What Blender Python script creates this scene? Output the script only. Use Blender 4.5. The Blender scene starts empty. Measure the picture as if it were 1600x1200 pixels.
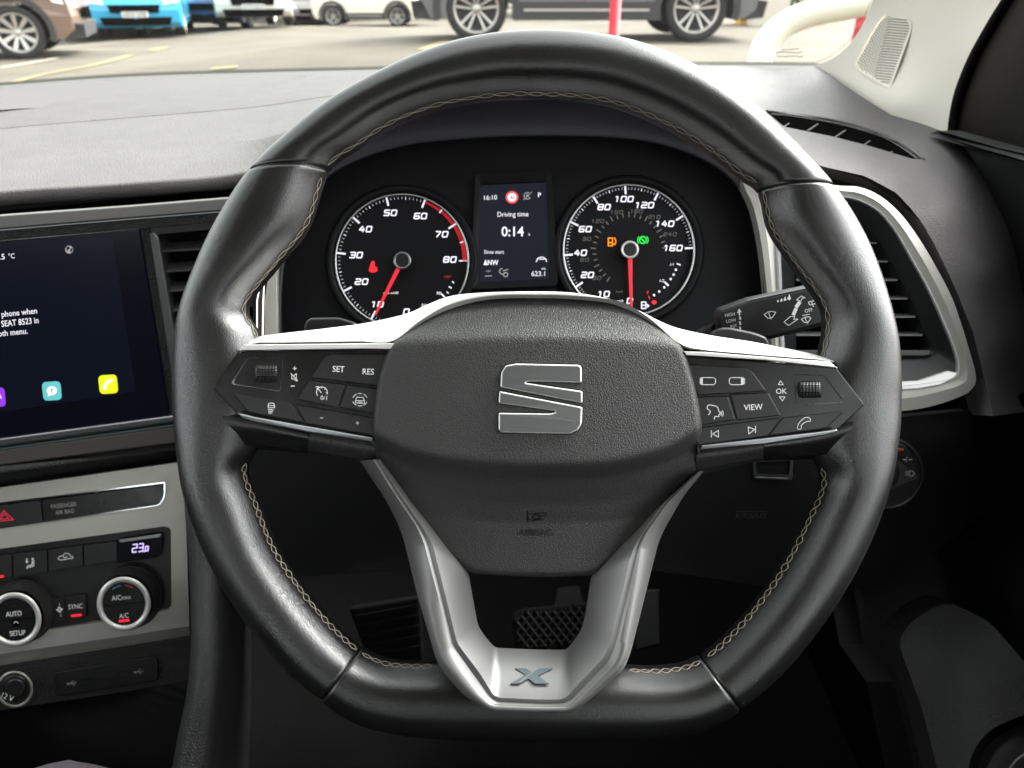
import bpy, math, random
import numpy as np
from mathutils import Vector, Matrix
from mathutils.geometry import delaunay_2d_cdt, tessellate_polygon

# ---------------------------------------------------------------- camera, sky, sun, exposure
scene = bpy.context.scene
random.seed(7)
F = 1202.0                                   # focal length in photograph pixels (1600 wide)
PITCH = 28.0
cam_data = bpy.data.cameras.new("camera")
cam_data.sensor_width = 36.0
cam_data.lens = 36.0 * F / 1600.0
cam_data.clip_start = 0.01
cam_data.clip_end = 600.0
cam_data.dof.use_dof = True
cam_data.dof.focus_distance = 0.43
cam_data.dof.aperture_fstop = 13.0
camo = bpy.data.objects.new("camera", cam_data)
scene.collection.objects.link(camo)
camo.location = (0, 0, 1.25)
camo.rotation_euler = (math.radians(90 - PITCH), 0, 0)
scene.camera = camo
M = Matrix.Translation((0, 0, 1.25)) @ Matrix.Rotation(math.radians(90 - PITCH), 4, 'X')
MI = M.inverted()

world = bpy.data.worlds.new("World")
scene.world = world
world.use_nodes = True
wn = world.node_tree
sky = wn.nodes.new("ShaderNodeTexSky")
sky.sky_type = 'NISHITA'
sky.sun_disc = False
SUN_EL, SUN_AZ = 42.0, 62.0                 # azimuth: degrees right (+) of straight ahead (+Y)
sky.sun_elevation = math.radians(SUN_EL)
sky.sun_rotation = math.radians(SUN_AZ)
sky.air_density = 1.0
sky.dust_density = 4.0
sky.ozone_density = 1.0
bg = wn.nodes["Background"]
bg.inputs[1].default_value = 0.15
hs = wn.nodes.new("ShaderNodeHueSaturation"); hs.inputs["Saturation"].default_value = 0.10; hs.inputs["Value"].default_value = 1.0
wn.links.new(sky.outputs[0], hs.inputs["Color"]); wt = wn.nodes.new("ShaderNodeMix"); wt.data_type = 'RGBA'; wt.blend_type = 'MULTIPLY'; wt.inputs[0].default_value = 1.0
wt.inputs[7].default_value = (0.99, 1.0, 0.99, 1)          # thin warm overcast
wn.links.new(hs.outputs[0], wt.inputs[6]); wn.links.new(wt.outputs[2], bg.inputs[0])

sun = bpy.data.lights.new("sun", 'SUN')
sun.energy = 0.8
sun.angle = math.radians(18)
sun.color = (1.0, 0.975, 0.93)
suno = bpy.data.objects.new("sun", sun)
scene.collection.objects.link(suno)
sd = Vector((math.sin(math.radians(SUN_AZ)) * math.cos(math.radians(SUN_EL)),
             math.cos(math.radians(SUN_AZ)) * math.cos(math.radians(SUN_EL)), math.sin(math.radians(SUN_EL))))
suno.rotation_euler = sd.to_track_quat('Z', 'Y').to_euler()
suno.location = (0, 0, 10)

scene.view_settings.view_transform = 'Standard'
scene.view_settings.look = 'None'
scene.view_settings.gamma = 1.0
scene.view_settings.use_curve_mapping = False
scene.view_settings.exposure = 2.65
scene.cycles.max_bounces = 7
scene.cycles.diffuse_bounces = 4
scene.cycles.glossy_bounces = 4
scene.cycles.transparent_max_bounces = 12
scene.cycles.use_denoising = True
scene.cycles.sample_clamp_indirect = 6.0
scene.cycles.caustics_reflective = False
scene.cycles.caustics_refractive = False

# ---------------------------------------------------------------- surfaces: a pixel and a depth give a point
def cp(px, py, d):
    return Vector(((px - 800.0) / F * d, (600.0 - py) / F * d, -d))

class Plane:
    def __init__(s, p0, n):
        s.n = n.normalized()
        if s.n.z < 0: s.n = -s.n
        s.c = s.n.dot(p0)
    def __call__(s, px, py, off=0.0):
        r = Vector(((px - 800.0) / F, (600.0 - py) / F, -1.0))
        return r * ((s.c + off) / s.n.dot(r))
def plane3(a, b, c):
    A, B, C_ = cp(*a), cp(*b), cp(*c)
    return Plane(A, (B - A).cross(C_ - A))
def flat(d):
    return Plane(Vector((0, 0, -d)), Vector((0, 0, 1)))

class Tps:
    """smooth depth through control points (px, py, depth)"""
    n = Vector((0, 0, 1))
    def __init__(s, ctl):
        a = np.array(ctl, float)
        s.xy = a[:, :2] / 1000.0
        n = len(a)
        K = s.k(s.xy[:, None, :], s.xy[None, :, :]) + np.eye(n) * 1e-5
        Pm = np.c_[np.ones(n), s.xy]
        A = np.zeros((n + 3, n + 3)); A[:n, :n] = K; A[:n, n:] = Pm; A[n:, :n] = Pm.T
        b = np.r_[a[:, 2], 0, 0, 0]
        s.w = np.linalg.solve(A, b)
    @staticmethod
    def k(p, q):
        r2 = ((p - q) ** 2).sum(-1)
        return 0.5 * r2 * np.log(r2 + 1e-12)
    def d(s, px, py):
        q = np.array([px, py]) / 1000.0
        return float(s.k(q[None, :], s.xy) @ s.w[:-3] + s.w[-3] + q @ s.w[-2:])
    def __call__(s, px, py, off=0.0):
        return cp(px, py, s.d(px, py) - off)

# ---------------------------------------------------------------- 2D helpers (photograph pixels)
def cat(pts, n=6, closed=False):
    """catmull-rom through points of any dimension"""
    out = []
    m = len(pts)
    P = [np.array(p, float) for p in pts]
    rng = range(m if closed else m - 1)
    for i in rng:
        if closed:
            p0, p1, p2, p3 = P[(i - 1) % m], P[i], P[(i + 1) % m], P[(i + 2) % m]
        else:
            p0, p1, p2, p3 = P[max(i - 1, 0)], P[i], P[i + 1], P[min(i + 2, m - 1)]
        for k in range(n):
            t = k / n
            out.append(tuple(0.5 * ((2 * p1) + (-p0 + p2) * t + (2 * p0 - 5 * p1 + 4 * p2 - p3) * t * t + (-p0 + 3 * p1 - 3 * p2 + p3) * t ** 3)))
    if not closed: out.append(tuple(P[-1]))
    return out
def rnd(pts, r, n=4, closed=True):
    """polygon with its corners rounded by r (number or list)"""
    m = len(pts); out = []
    for i, p in enumerate(pts):
        p = np.array(p, float)
        if not closed and i in (0, m - 1): out.append(tuple(p)); continue
        a = np.array(pts[i - 1], float); b = np.array(pts[(i + 1) % m], float)
        rr = r[i] if isinstance(r, (list, tuple)) else r
        la, lb = np.linalg.norm(a - p), np.linalg.norm(b - p)
        k = min(rr, la * .45, lb * .45)
        if k < 1e-9: out.append(tuple(p)); continue
        A = p + (a - p) / la * k; B = p + (b - p) / lb * k
        for j in range(n + 1):
            t = j / n
            out.append(tuple(A * (1 - t) ** 2 + 2 * p * t * (1 - t) + B * t * t))
    return out
def ell(cx, cy, rx, ry=None, n=32, a0=0):
    ry = rx if ry is None else ry
    return [(cx + rx * math.cos(a0 + 2 * math.pi * i / n), cy - ry * math.sin(a0 + 2 * math.pi * i / n)) for i in range(n)]
def area(p):
    return 0.5 * sum(p[i - 1][0] * p[i][1] - p[i][0] * p[i - 1][1] for i in range(len(p)))
def inset(p, w):
    s = 1 if area(p) > 0 else -1
    n = len(p); out = []
    for i in range(n):
        a, b, c = np.array(p[i - 1], float), np.array(p[i], float), np.array(p[(i + 1) % n], float)
        e1 = b - a; e2 = c - b
        l1, l2 = np.linalg.norm(e1), np.linalg.norm(e2)
        if l1 < 1e-9 or l2 < 1e-9: out.append(tuple(b)); continue
        n1 = np.array([-e1[1], e1[0]]) / l1 * s; n2 = np.array([-e2[1], e2[0]]) / l2 * s
        v = n1 + n2; l = np.linalg.norm(v)
        if l < 1e-6: out.append(tuple(b)); continue
        v /= l
        out.append(tuple(b + v * w / max(v @ n1, 0.4)))
    return out
def inpoly(pts, poly):
    x, y = pts[:, 0], pts[:, 1]
    r = np.zeros(len(pts), bool)
    n = len(poly)
    for i in range(n):
        x1, y1 = poly[i - 1]; x2, y2 = poly[i]
        if y1 == y2: continue
        c = ((y1 > y) != (y2 > y)) & (x < (x2 - x1) * (y - y1) / (y2 - y1) + x1)
        r ^= c
    return r
def dist_poly(pts, poly, closed=True):
    d = np.full(len(pts), 1e9)
    n = len(poly)
    for i in range(0 if closed else 1, n):
        a = np.array(poly[i - 1][:2], float); b = np.array(poly[i][:2], float)
        e = b - a; L = e @ e + 1e-12
        t = np.clip(((pts - a) @ e) / L, 0, 1)
        d = np.minimum(d, np.linalg.norm(pts - a - t[:, None] * e, axis=1))
    return d
def resample(pts, n):
    a = np.array(pts, float)
    L = np.r_[0, np.cumsum(np.linalg.norm(np.diff(a[:, :2], axis=0), axis=1))]
    t = np.linspace(0, L[-1], n)
    return [tuple(np.interp(x, L, a[:, k]) for k in range(a.shape[1])) for x in t]
def sst(a, b, x):
    t = min(max((x - a) / (b - a), 0), 1)
    return t * t * (3 - 2 * t)

# ---------------------------------------------------------------- text as flat shapes in a unit em
_tx = {}
def glyphs(s, bold=0.0):
    key = (s, bold)
    if key in _tx: return _tx[key]
    cu = bpy.data.curves.new("text", 'FONT')
    cu.body = s; cu.size = 1.0; cu.align_x = 'CENTER'; cu.offset = bold; cu.resolution_u = 3
    o = bpy.data.objects.new("text", cu)
    scene.collection.objects.link(o)
    dg = bpy.context.evaluated_depsgraph_get()
    e = o.evaluated_get(dg)
    me = e.to_mesh()
    v = [(p.co.x, p.co.y) for p in me.vertices]
    f = [tuple(p.vertices) for p in me.polygons]
    e.to_mesh_clear()
    bpy.data.objects.remove(o); bpy.data.curves.remove(cu)
    _tx[key] = (v, f)
    return v, f

# ---------------------------------------------------------------- mesh collector
ORG = {}
def is_cam(v): return v
class MB:
    def __init__(s):
        s.v, s.f, s.m, s.sm = [], [], [], []
        s.mi = 0; s.smooth = False
    # points are camera space; W() ones are world space
    def add(s, verts, faces, world=False, smooth=None):
        b = len(s.v)
        s.v += [Vector(v) if world else M @ Vector(v) for v in verts]
        for f in faces:
            s.f.append(tuple(b + i for i in f)); s.m.append(s.mi)
            s.sm.append(s.smooth if smooth is None else smooth)
        return s
    def ngon(s, pts2, S, off=0.0):
        vs = [S(p[0], p[1], off) for p in pts2]
        tri = tessellate_polygon([[Vector((p[0], p[1], 0)) for p in pts2]])
        s.add(vs, [tuple(t) for t in tri], smooth=False); return s
    def poly(s, pts2, S, th=0.002, off=0.0, bev=0.0, bevd=None, smooth=False):
        """raised plate: its top face lies off+th over the surface S, walls go straight back"""
        n = len(pts2)
        bevd = bevd if bevd is not None else min(th * .5, bev / F * .4 if bev else 0)
        top = off + th
        o = [S(p[0], p[1], top - (bevd if bev else 0)) for p in pts2]
        back = [v - S.n * (th - (bevd if bev else 0)) for v in o]
        rings = [back, o]
        if bev:
            ip = inset(pts2, bev)
            mid = inset(pts2, bev * .35)
            rings.append([S(p[0], p[1], top - bevd * .3) for p in mid])
            rings.append([S(p[0], p[1], top) for p in ip])
        else: ip = pts2
        for a, b in zip(rings, rings[1:]):
            s.add(a + b, [(i, (i + 1) % n, n + (i + 1) % n, n + i) for i in range(n)], smooth=smooth)
        tri = tessellate_polygon([[Vector((p[0], p[1], 0)) for p in ip]])
        s.add(rings[-1], [tuple(t) for t in tri], smooth=False)
        return s
    def frame(s, outer, inner, S, th=0.002, off=0.0, inner_drop=None, bev=0.0, smooth=False, soff=0.0):
        """closed band between two loops with the same number of points"""
        n = len(outer)
        drop = th if inner_drop is None else inner_drop
        A = [S(p[0], p[1], off + th) for p in outer]
        B = [S(p[0], p[1], off + th + soff) for p in inner]
        A0 = [v - S.n * th for v in A]; B0 = [v - S.n * drop for v in B]
        rings = [A0, A]
        if bev:
            mid = [tuple((np.array(p) + np.array(q)) / 2) for p, q in zip(outer, inner)]
            rings.append([S(p[0], p[1], off + th + bev) for p in mid])
        rings += [B, B0]
        for a, b in zip(rings, rings[1:]):
            s.add(a + b, [(i, (i + 1) % n, n + (i + 1) % n, n + i) for i in range(n)], smooth=smooth)
        return s
    def patch(s, outline, S, holes=(), step=8, th=0.004, extra=(), smooth=True, skirt=True):
        """surface S inside an outline, meshed by a constrained triangulation, with walls going back"""
        pts = [Vector((p[0], p[1])) for p in outline]; edges = [(i, (i + 1) % len(outline)) for i in range(len(outline))]
        for h in holes:
            b = len(pts); pts += [Vector((p[0], p[1])) for p in h]; edges += [(b + i, b + (i + 1) % len(h)) for i in range(len(h))]
        for h in extra:
            b = len(pts); pts += [Vector((p[0], p[1])) for p in h]; edges += [(b + i, b + i + 1) for i in range(len(h) - 1)]
        a = np.array([(p[0], p[1]) for p in outline])
        x0, y0 = a.min(0); x1, y1 = a.max(0)
        g = []
        r = 0
        y = y0
        while y < y1:
            x = x0 + (step / 2 if r % 2 else 0)
            while x < x1: g.append((x, y)); x += step
            y += step * .87; r += 1
        g = np.array(g) if g else np.zeros((0, 2))
        if len(g):
            k = inpoly(g, outline) & (dist_poly(g, outline) > step * .45)
            for h in holes: k &= ~inpoly(g, h) & (dist_poly(g, h) > step * .45)
            for h in extra: k &= dist_poly(g, h, False) > step * .35
            pts += [Vector(p) for p in g[k]]
        vo, eo, fo, _, _, _ = delaunay_2d_cdt(pts, edges, [], 0, 1e-6)
        va = np.array([(v.x, v.y) for v in vo])
        c = np.array([va[list(f)].mean(0) for f in fo])
        k = inpoly(c, outline)
        for h in holes: k &= ~inpoly(c, h)
        P3 = [S(x, y) for x, y in va]
        s.add(P3, [tuple(f) for f, kk in zip(fo, k) if kk], smooth=smooth)
        if skirt:
            for loop in [outline] + list(holes):
                n = len(loop)
                A = [S(p[0], p[1]) for p in loop]; B = [v - S.n * th for v in A]
                s.add(A + B, [(i, (i + 1) % n, n + (i + 1) % n, n + i) for i in range(n)], smooth=False)
        return s
    def rows(s, rws, ns=40, closed=False, smooth=True, cats=True, sub=1):
        """skin through rows of (px, py, depth) key points"""
        R = []
        for r in rws:
            r = cat(r, 6, closed) if cats else list(r)
            if closed: r = r + [r[0]]
            R.append(resample(r, ns))
        R = np.array(R)
        if sub > 1:
            R = np.array(cat([r.ravel() for r in R], sub)).reshape(-1, ns, 3)
        nr = len(R)
        vs = [cp(*R[i, j]) for i in range(nr) for j in range(ns)]
        s.add(vs, [(i * ns + j, i * ns + j + 1, (i + 1) * ns + j + 1, (i + 1) * ns + j) for i in range(nr - 1) for j in range(ns - 1)], smooth=smooth)
        return s
    def tube(s, pts3, r, n=8, closed=False, caps=True, world=False):
        P = [Vector(p) for p in pts3]; m = len(P); vs = []
        rr = r if isinstance(r, (list, tuple)) else [r] * m
        up = Vector((0.13, 0.27, 0.95))
        for i in range(m):
            a = P[i - 1] if (closed or i > 0) else P[i]
            b = P[(i + 1) % m] if (closed or i < m - 1) else P[i]
            t = (b - a).normalized()
            x = t.cross(up)
            if x.length < 1e-3: x = t.cross(Vector((1, 0, 0)))
            x.normalize(); y = t.cross(x)
            for k in range(n):
                q = 2 * math.pi * k / n
                vs.append(P[i] + (x * math.cos(q) + y * math.sin(q)) * rr[i])
        fs = []
        for i in range(m if closed else m - 1):
            j = (i + 1) % m
            for k in range(n):
                fs.append((i * n + k, i * n + (k + 1) % n, j * n + (k + 1) % n, j * n + k))
        if not closed and caps:
            fs.append(tuple(range(n))); fs.append(tuple((m - 1) * n + k for k in range(n)))
        s.add(vs, fs, world=world, smooth=True); return s
    def stroke(s, pts2, w, S, off=0.0003, closed=False):
        pts2 = list(pts2)
        if closed: pts2 = pts2 + [pts2[0]]
        for a, b in zip(pts2, pts2[1:]):
            a = np.array(a, float); b = np.array(b, float); e = b - a; l = np.linalg.norm(e)
            if l < 1e-6: continue
            e /= l; nrm = np.array([-e[1], e[0]]) * w / 2; e = e * w * .3
            q = [a - e + nrm, b + e + nrm, b + e - nrm, a - e - nrm]
            s.add([S(p[0], p[1], off) for p in q], [(0, 1, 2, 3)], smooth=False)
        return s
    def text(s, t, cx, cy, h, S, off=0.0003, ang=0.0, shear=0.0, xs=1.0, bold=0.0, vshear=0.0):
        """text centred on (cx, cy), cap height h pixels, ang degrees counter-clockwise"""
        v, f = glyphs(t, bold)
        if not v: return s
        sc = h / 0.70
        ys = [p[1] for p in v]; xsv = [p[0] for p in v]
        my = 0.35; mx = (max(xsv) + min(xsv)) / 2
        ca, sa = math.cos(math.radians(ang)), math.sin(math.radians(ang))
        out = []
        for x, y in v:
            X = (x - mx) * sc * xs; Y = (y - my) * sc
            X += Y * shear; Y += X * vshear
            out.append(S(cx + X * ca - Y * sa, cy - (X * sa + Y * ca), off))
        s.add(out, f, smooth=False); return s
    def box(s, lo, hi, world=True, bev=0):
        x0, y0, z0 = lo; x1, y1, z1 = hi
        v = [(x0, y0, z0), (x1, y0, z0), (x1, y1, z0), (x0, y1, z0), (x0, y0, z1), (x1, y0, z1), (x1, y1, z1), (x0, y1, z1)]
        s.add(v, [(0, 3, 2, 1), (4, 5, 6, 7), (0, 1, 5, 4), (1, 2, 6, 5), (2, 3, 7, 6), (3, 0, 4, 7)], world=world, smooth=False)
        return s
    def turn(s, prof, S, cx, cy, n=48, cap=True):
        """turned shape on surface S: prof = [(radius px, height m)], axis along the surface normal"""
        vs = []
        for (r, h) in prof:
            for k in range(n):
                a = 2 * math.pi * k / n
                rr = r
                vs.append(S(cx + rr * math.cos(a), cy - rr * math.sin(a), h))
        m = len(prof)
        fs = [(i * n + k, i * n + (k + 1) % n, (i + 1) * n + (k + 1) % n, (i + 1) * n + k) for i in range(m - 1) for k in range(n)]
        s.add(vs, fs, smooth=True)
        if cap and prof[-1][0] > 1e-6: s.add(vs[-n:], [tuple(range(n))], smooth=False)
        return s
    def build(s, name, mats, parent=None, label=None, catg=None, group=None, kind=None, org=None, auto=None):
        if not isinstance(mats, (list, tuple)): mats = [mats]
        me = bpy.data.meshes.new(name)
        if parent is not None: o0 = ORG[parent.name]
        elif org is not None: o0 = Vector(org)
        else:
            a = np.array([tuple(v) for v in s.v]); o0 = Vector((a[:, 0].mean(), a[:, 1].mean(), a[:, 2].min()))
        me.from_pydata([tuple(v - o0) for v in s.v], [], s.f)
        me.update()
        for mt in mats: me.materials.append(mt)
        me.polygons.foreach_set("material_index", s.m)
        me.polygons.foreach_set("use_smooth", s.sm)
        o = bpy.data.objects.new(name, me)
        scene.collection.objects.link(o)
        ORG[o.name] = o0.copy()
        if parent is not None: o.parent = parent
        else: o.location = o0
        if label: o['label'] = label
        if catg: o['category'] = catg
        if group: o['group'] = group
        if kind: o['kind'] = kind
        if auto:
            pass
        return o
def thing(name, label, catg, org, group=None):
    """empty at a thing's base; org in world space"""
    o = bpy.data.objects.new(name, None)
    o.empty_display_size = 0.05
    scene.collection.objects.link(o)
    o.location = org
    ORG[o.name] = Vector(org)
    o['label'] = label; o['category'] = catg
    if group: o['group'] = group
    return o
def wp(px, py, d): return M @ cp(px, py, d)

# ---------------------------------------------------------------- materials
EM = 0.20      # lamps and screens against the exposure
def mat(name, col, rough=0.5, metal=0.0, bump=None, spec=0.5, emit=None, est=0.0, var=0.0, coat=0.0, rvar=0.0, rsc=60, dust=0):
    """bump: list of (kind, cells per metre, strength, distance)"""
    m = bpy.data.materials.new(name); m.use_nodes = True
    nt = m.node_tree; N = nt.nodes; L = nt.links
    b = N["Principled BSDF"]
    b.inputs["Base Color"].default_value = (*col, 1)
    b.inputs["Roughness"].default_value = rough
    b.inputs["Metallic"].default_value = metal
    b.inputs["Specular IOR Level"].default_value = spec
    if coat: b.inputs["Coat Weight"].default_value = coat; b.inputs["Coat Roughness"].default_value = 0.08
    if emit:
        b.inputs["Emission Color"].default_value = (*emit, 1); b.inputs["Emission Strength"].default_value = est
    tc = N.new("ShaderNodeTexCoord")
    def noise(scale, det=3):
        n = N.new("ShaderNodeTexNoise"); n.inputs["Scale"].default_value = scale; n.inputs["Detail"].default_value = det
        L.new(tc.outputs["Object"], n.inputs["Vector"]); return n
    if var:
        n = noise(35, 5)
        mx = N.new("ShaderNodeMapRange"); mx.inputs[1].default_value = .3; mx.inputs[2].default_value = .7
        mx.inputs[3].default_value = 1 - var; mx.inputs[4].default_value = 1 + var
        L.new(n.outputs["Fac"], mx.inputs[0])
        mm = N.new("ShaderNodeMix"); mm.data_type = 'RGBA'; mm.blend_type = 'MULTIPLY'; mm.inputs[0].default_value = 1
        mm.inputs[6].default_value = (*col, 1)
        L.new(mx.outputs[0], mm.inputs[7]); L.new(mm.outputs[2], b.inputs["Base Color"])
    if rvar:
        n = noise(rsc, 6 if rsc > 30 else 2)
        mx = N.new("ShaderNodeMapRange"); mx.inputs[1].default_value = .3; mx.inputs[2].default_value = .7
        mx.inputs[3].default_value = max(rough - rvar, .02); mx.inputs[4].default_value = rough + rvar
        L.new(n.outputs["Fac"], mx.inputs[0]); L.new(mx.outputs[0], b.inputs["Roughness"])
    if dust:
        # sparse specks of dust lying on the surface
        vd = N.new("ShaderNodeTexVoronoi"); vd.inputs["Scale"].default_value = 170; L.new(tc.outputs["Object"], vd.inputs["Vector"])
        lt = N.new("ShaderNodeMath"); lt.operation = 'LESS_THAN'; lt.inputs[1].default_value = .045; L.new(vd.outputs["Distance"], lt.inputs[0])
        sx = N.new("ShaderNodeSeparateColor"); L.new(vd.outputs["Color"], sx.inputs[0])
        gt = N.new("ShaderNodeMath"); gt.operation = 'LESS_THAN'; gt.inputs[1].default_value = .16 * dust; L.new(sx.outputs[0], gt.inputs[0])
        mu = N.new("ShaderNodeMath"); mu.operation = 'MULTIPLY'; L.new(lt.outputs[0], mu.inputs[0]); L.new(gt.outputs[0], mu.inputs[1])
        md = N.new("ShaderNodeMix"); md.data_type = 'RGBA'; L.new(mu.outputs[0], md.inputs[0])
        md.inputs[6].default_value = (*col, 1); md.inputs[7].default_value = (.22, .215, .20, 1)
        if b.inputs["Base Color"].links: L.new(b.inputs["Base Color"].links[0].from_socket, md.inputs[6])
        L.new(md.outputs[2], b.inputs["Base Color"])
    prev = None
    for (kd, sc, st, dist) in (bump or []):
        if kd == 'grain':
            # leather grain: rounded cells with creases between them, slightly warped
            n = noise(sc * .45, 2)
            wv = N.new("ShaderNodeVectorMath"); wv.operation = 'SCALE'; wv.inputs[3].default_value = 1.1 / sc
            L.new(n.outputs["Color"], wv.inputs[0])
            ad = N.new("ShaderNodeVectorMath"); ad.operation = 'ADD'
            L.new(tc.outputs["Object"], ad.inputs[0]); L.new(wv.outputs[0], ad.inputs[1])
            vo = N.new("ShaderNodeTexVoronoi"); vo.feature = 'DISTANCE_TO_EDGE'; vo.inputs["Scale"].default_value = sc
            L.new(ad.outputs[0], vo.inputs["Vector"])
            mr = N.new("ShaderNodeMapRange"); mr.inputs[1].default_value = 0; mr.inputs[2].default_value = .28; mr.interpolation_type = 'SMOOTHSTEP'
            L.new(vo.outputs["Distance"], mr.inputs[0]); src = mr.outputs[0]
        elif kd == 'dots':
            vo = N.new("ShaderNodeTexVoronoi"); vo.feature = 'F1'; vo.inputs["Randomness"].default_value = .15; vo.inputs["Scale"].default_value = sc
            L.new(tc.outputs["Object"], vo.inputs["Vector"]); src = vo.outputs["Distance"]
        elif kd == 'ribs':
            wv = N.new("ShaderNodeTexWave"); wv.inputs["Scale"].default_value = sc; wv.bands_direction = 'Z'
            L.new(tc.outputs["Object"], wv.inputs["Vector"]); src = wv.outputs["Fac"]
        else:
            src = noise(sc, 4).outputs["Fac"]
        bp = N.new("ShaderNodeBump"); bp.inputs["Strength"].default_value = st; bp.inputs["Distance"].default_value = dist
        L.new(src, bp.inputs["Height"])
        if prev: L.new(prev.outputs[0], bp.inputs["Normal"])
        prev = bp
    if prev: L.new(prev.outputs[0], b.inputs["Normal"])
    return m
m_leather = mat("wheel_leather", (.006, .006, .0062), .30, bump=[('grain', 1150, .17, .00025)], rvar=.05, rsc=14, dust=1, spec=1.0)
m_leather_perf = mat("wheel_leather_worn", (.007, .007, .0072), .29, bump=[('grain', 1050, .22, .00025)], rvar=.06, rsc=14, dust=1, spec=1.0)
m_thread = mat("thread", (.27, .245, .20), .75)
m_cover = mat("grained_cover", (.032, .032, .031), .42, bump=[('grain', 850, .38, .0004)], spec=.5, dust=1)
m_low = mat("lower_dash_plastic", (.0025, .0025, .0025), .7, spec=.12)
m_emblem = mat("emblem_silver", (.25, .26, .265), .30, metal=.75)
m_cover_letters = mat("cover_lettering", (.006, .006, .006), .3)
m_pad = mat("dash_grain", (.114, .107, .107), .62, bump=[('grain', 440, .55, .0006)], spec=.25, var=.06)
m_pad_fine = mat("dash_perforation", (.114, .107, .107), .6, spec=.25, bump=[('dots', 500, .6, .0006)])
m_dash_dark = mat("dark_grain", (.011, .011, .0115), .5, bump=[('grain', 420, .5, .0006)])
m_black = mat("black_plastic", (.012, .012, .013), .42, bump=[('noise', 900, .15, .0002)])
m_deep = mat("deep_black", (.003, .003, .003), .9, spec=0.0)
m_gloss = mat("gloss_black", (.006, .006, .008), .10, spec=.5)
m_screen = mat("screen_glass", (.0012, .0012, .0018), .16, emit=(.004, .005, .011), est=.08, spec=.4)
m_screen_lit = mat("screen_lit", (.0012, .0014, .0028), .16, emit=(.005, .007, .015), est=.12, spec=.4)
m_button = mat("button_plastic", (.014, .014, .014), .36, bump=[('noise', 1400, .12, .0002)], rvar=.04)
m_panel = mat("panel_plastic", (.008, .008, .008), .26, rvar=.05)
m_silver = mat("satin_silver", (.78, .77, .75), .36, metal=.55, rvar=.05)
m_silver_mat = mat("matt_silver", (.50, .49, .45), .42, metal=.55, rvar=.04, bump=[('noise', 2500, .08, .0002)])
m_silver_spoke = mat("spoke_silver", (.23, .23, .225), .40, metal=.55, rvar=.05, var=.03, dust=1)
m_chrome = mat("chrome", (.78, .79, .80), .12, metal=1.0)
m_dkchrome = mat("dark_chrome", (.30, .31, .32), .30, metal=.9)
m_print = mat("white_print", (.85, .85, .85), .5)
m_print_dim = mat("grey_print", (.30, .29, .28), .5)
m_white_e = mat("lit_white", (.5, .5, .5), .5, emit=(.86, .84, .95), est=.75 * EM)
m_white_d = mat("lit_grey", (.2, .2, .2), .5, emit=(.5, .48, .5), est=.5 * EM)
m_km = mat("dim_dial_print", (.10, .09, .085), .5, emit=(.2, .18, .17), est=.3 * EM)
m_red_e = mat("lit_red", (.5, .01, .02), .5, emit=(1, .015, .03), est=.9 * EM)
m_needle = mat("needle_red", (.65, .02, .03), .4, emit=(.9, .03, .05), est=.45 * EM)
m_redline = mat("dial_red", (.5, .02, .03), .5, emit=(.7, .02, .03), est=.3 * EM)
m_orange_e = mat("lit_orange", (.6, .2, .0), .5, emit=(1, .27, .0), est=.8 * EM)
m_green_e = mat("lit_green", (.02, .5, .05), .5, emit=(.03, .75, .08), est=.7 * EM)
m_dial = mat("dial_black", (.006, .006, .007), .55, spec=.15)
m_dialtrim = mat("dial_ring", (.55, .56, .55), .25, metal=.9)
m_beige = mat("pillar_fabric", (.68, .65, .575), .75, bump=[('noise', 1500, .25, .0004)], spec=.3)
m_beige_dark = mat("grille_holes", (.16, .15, .13), .8)
m_rubber = mat("rubber_black", (.003, .003, .003), .7, spec=.12)
m_hood = mat("cluster_hood", (.022, .022, .027), .48, bump=[('noise', 700, .1, .0003)])
m_carpet = mat("carpet", (.003, .003, .003), .95, spec=.1, bump=[('noise', 600, .6, .003)])
m_lining = mat("roof_lining", (.42, .41, .39), .9)
m_cloth = mat("gear_cover_cloth", (.045, .040, .046), .8, bump=[('noise', 1200, .3, .0006)])

def bare(name, fn):
    m = bpy.data.materials.new(name); m.use_nodes = True
    nt = m.node_tree; nt.nodes.clear(); fn(nt); return m
def glass_fn(tint, fr=.0):
    def fn(nt):
        N, L = nt.nodes, nt.links
        o = N.new("ShaderNodeOutputMaterial"); t = N.new("ShaderNodeBsdfTransparent"); g = N.new("ShaderNodeBsdfGlossy")
        t.inputs[0].default_value = (*tint, 1); g.inputs["Roughness"].default_value = .03
        f = N.new("ShaderNodeFresnel"); f.inputs[0].default_value = 1.35
        x = N.new("ShaderNodeMixShader")
        L.new(f.outputs[0], x.inputs[0]); L.new(t.outputs[0], x.inputs[1]); L.new(g.outputs[0], x.inputs[2]); L.new(x.outputs[0], o.inputs[0])
    return fn
m_windscreen = bare("windscreen_glass", glass_fn((.90, .93, .90)))

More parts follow.
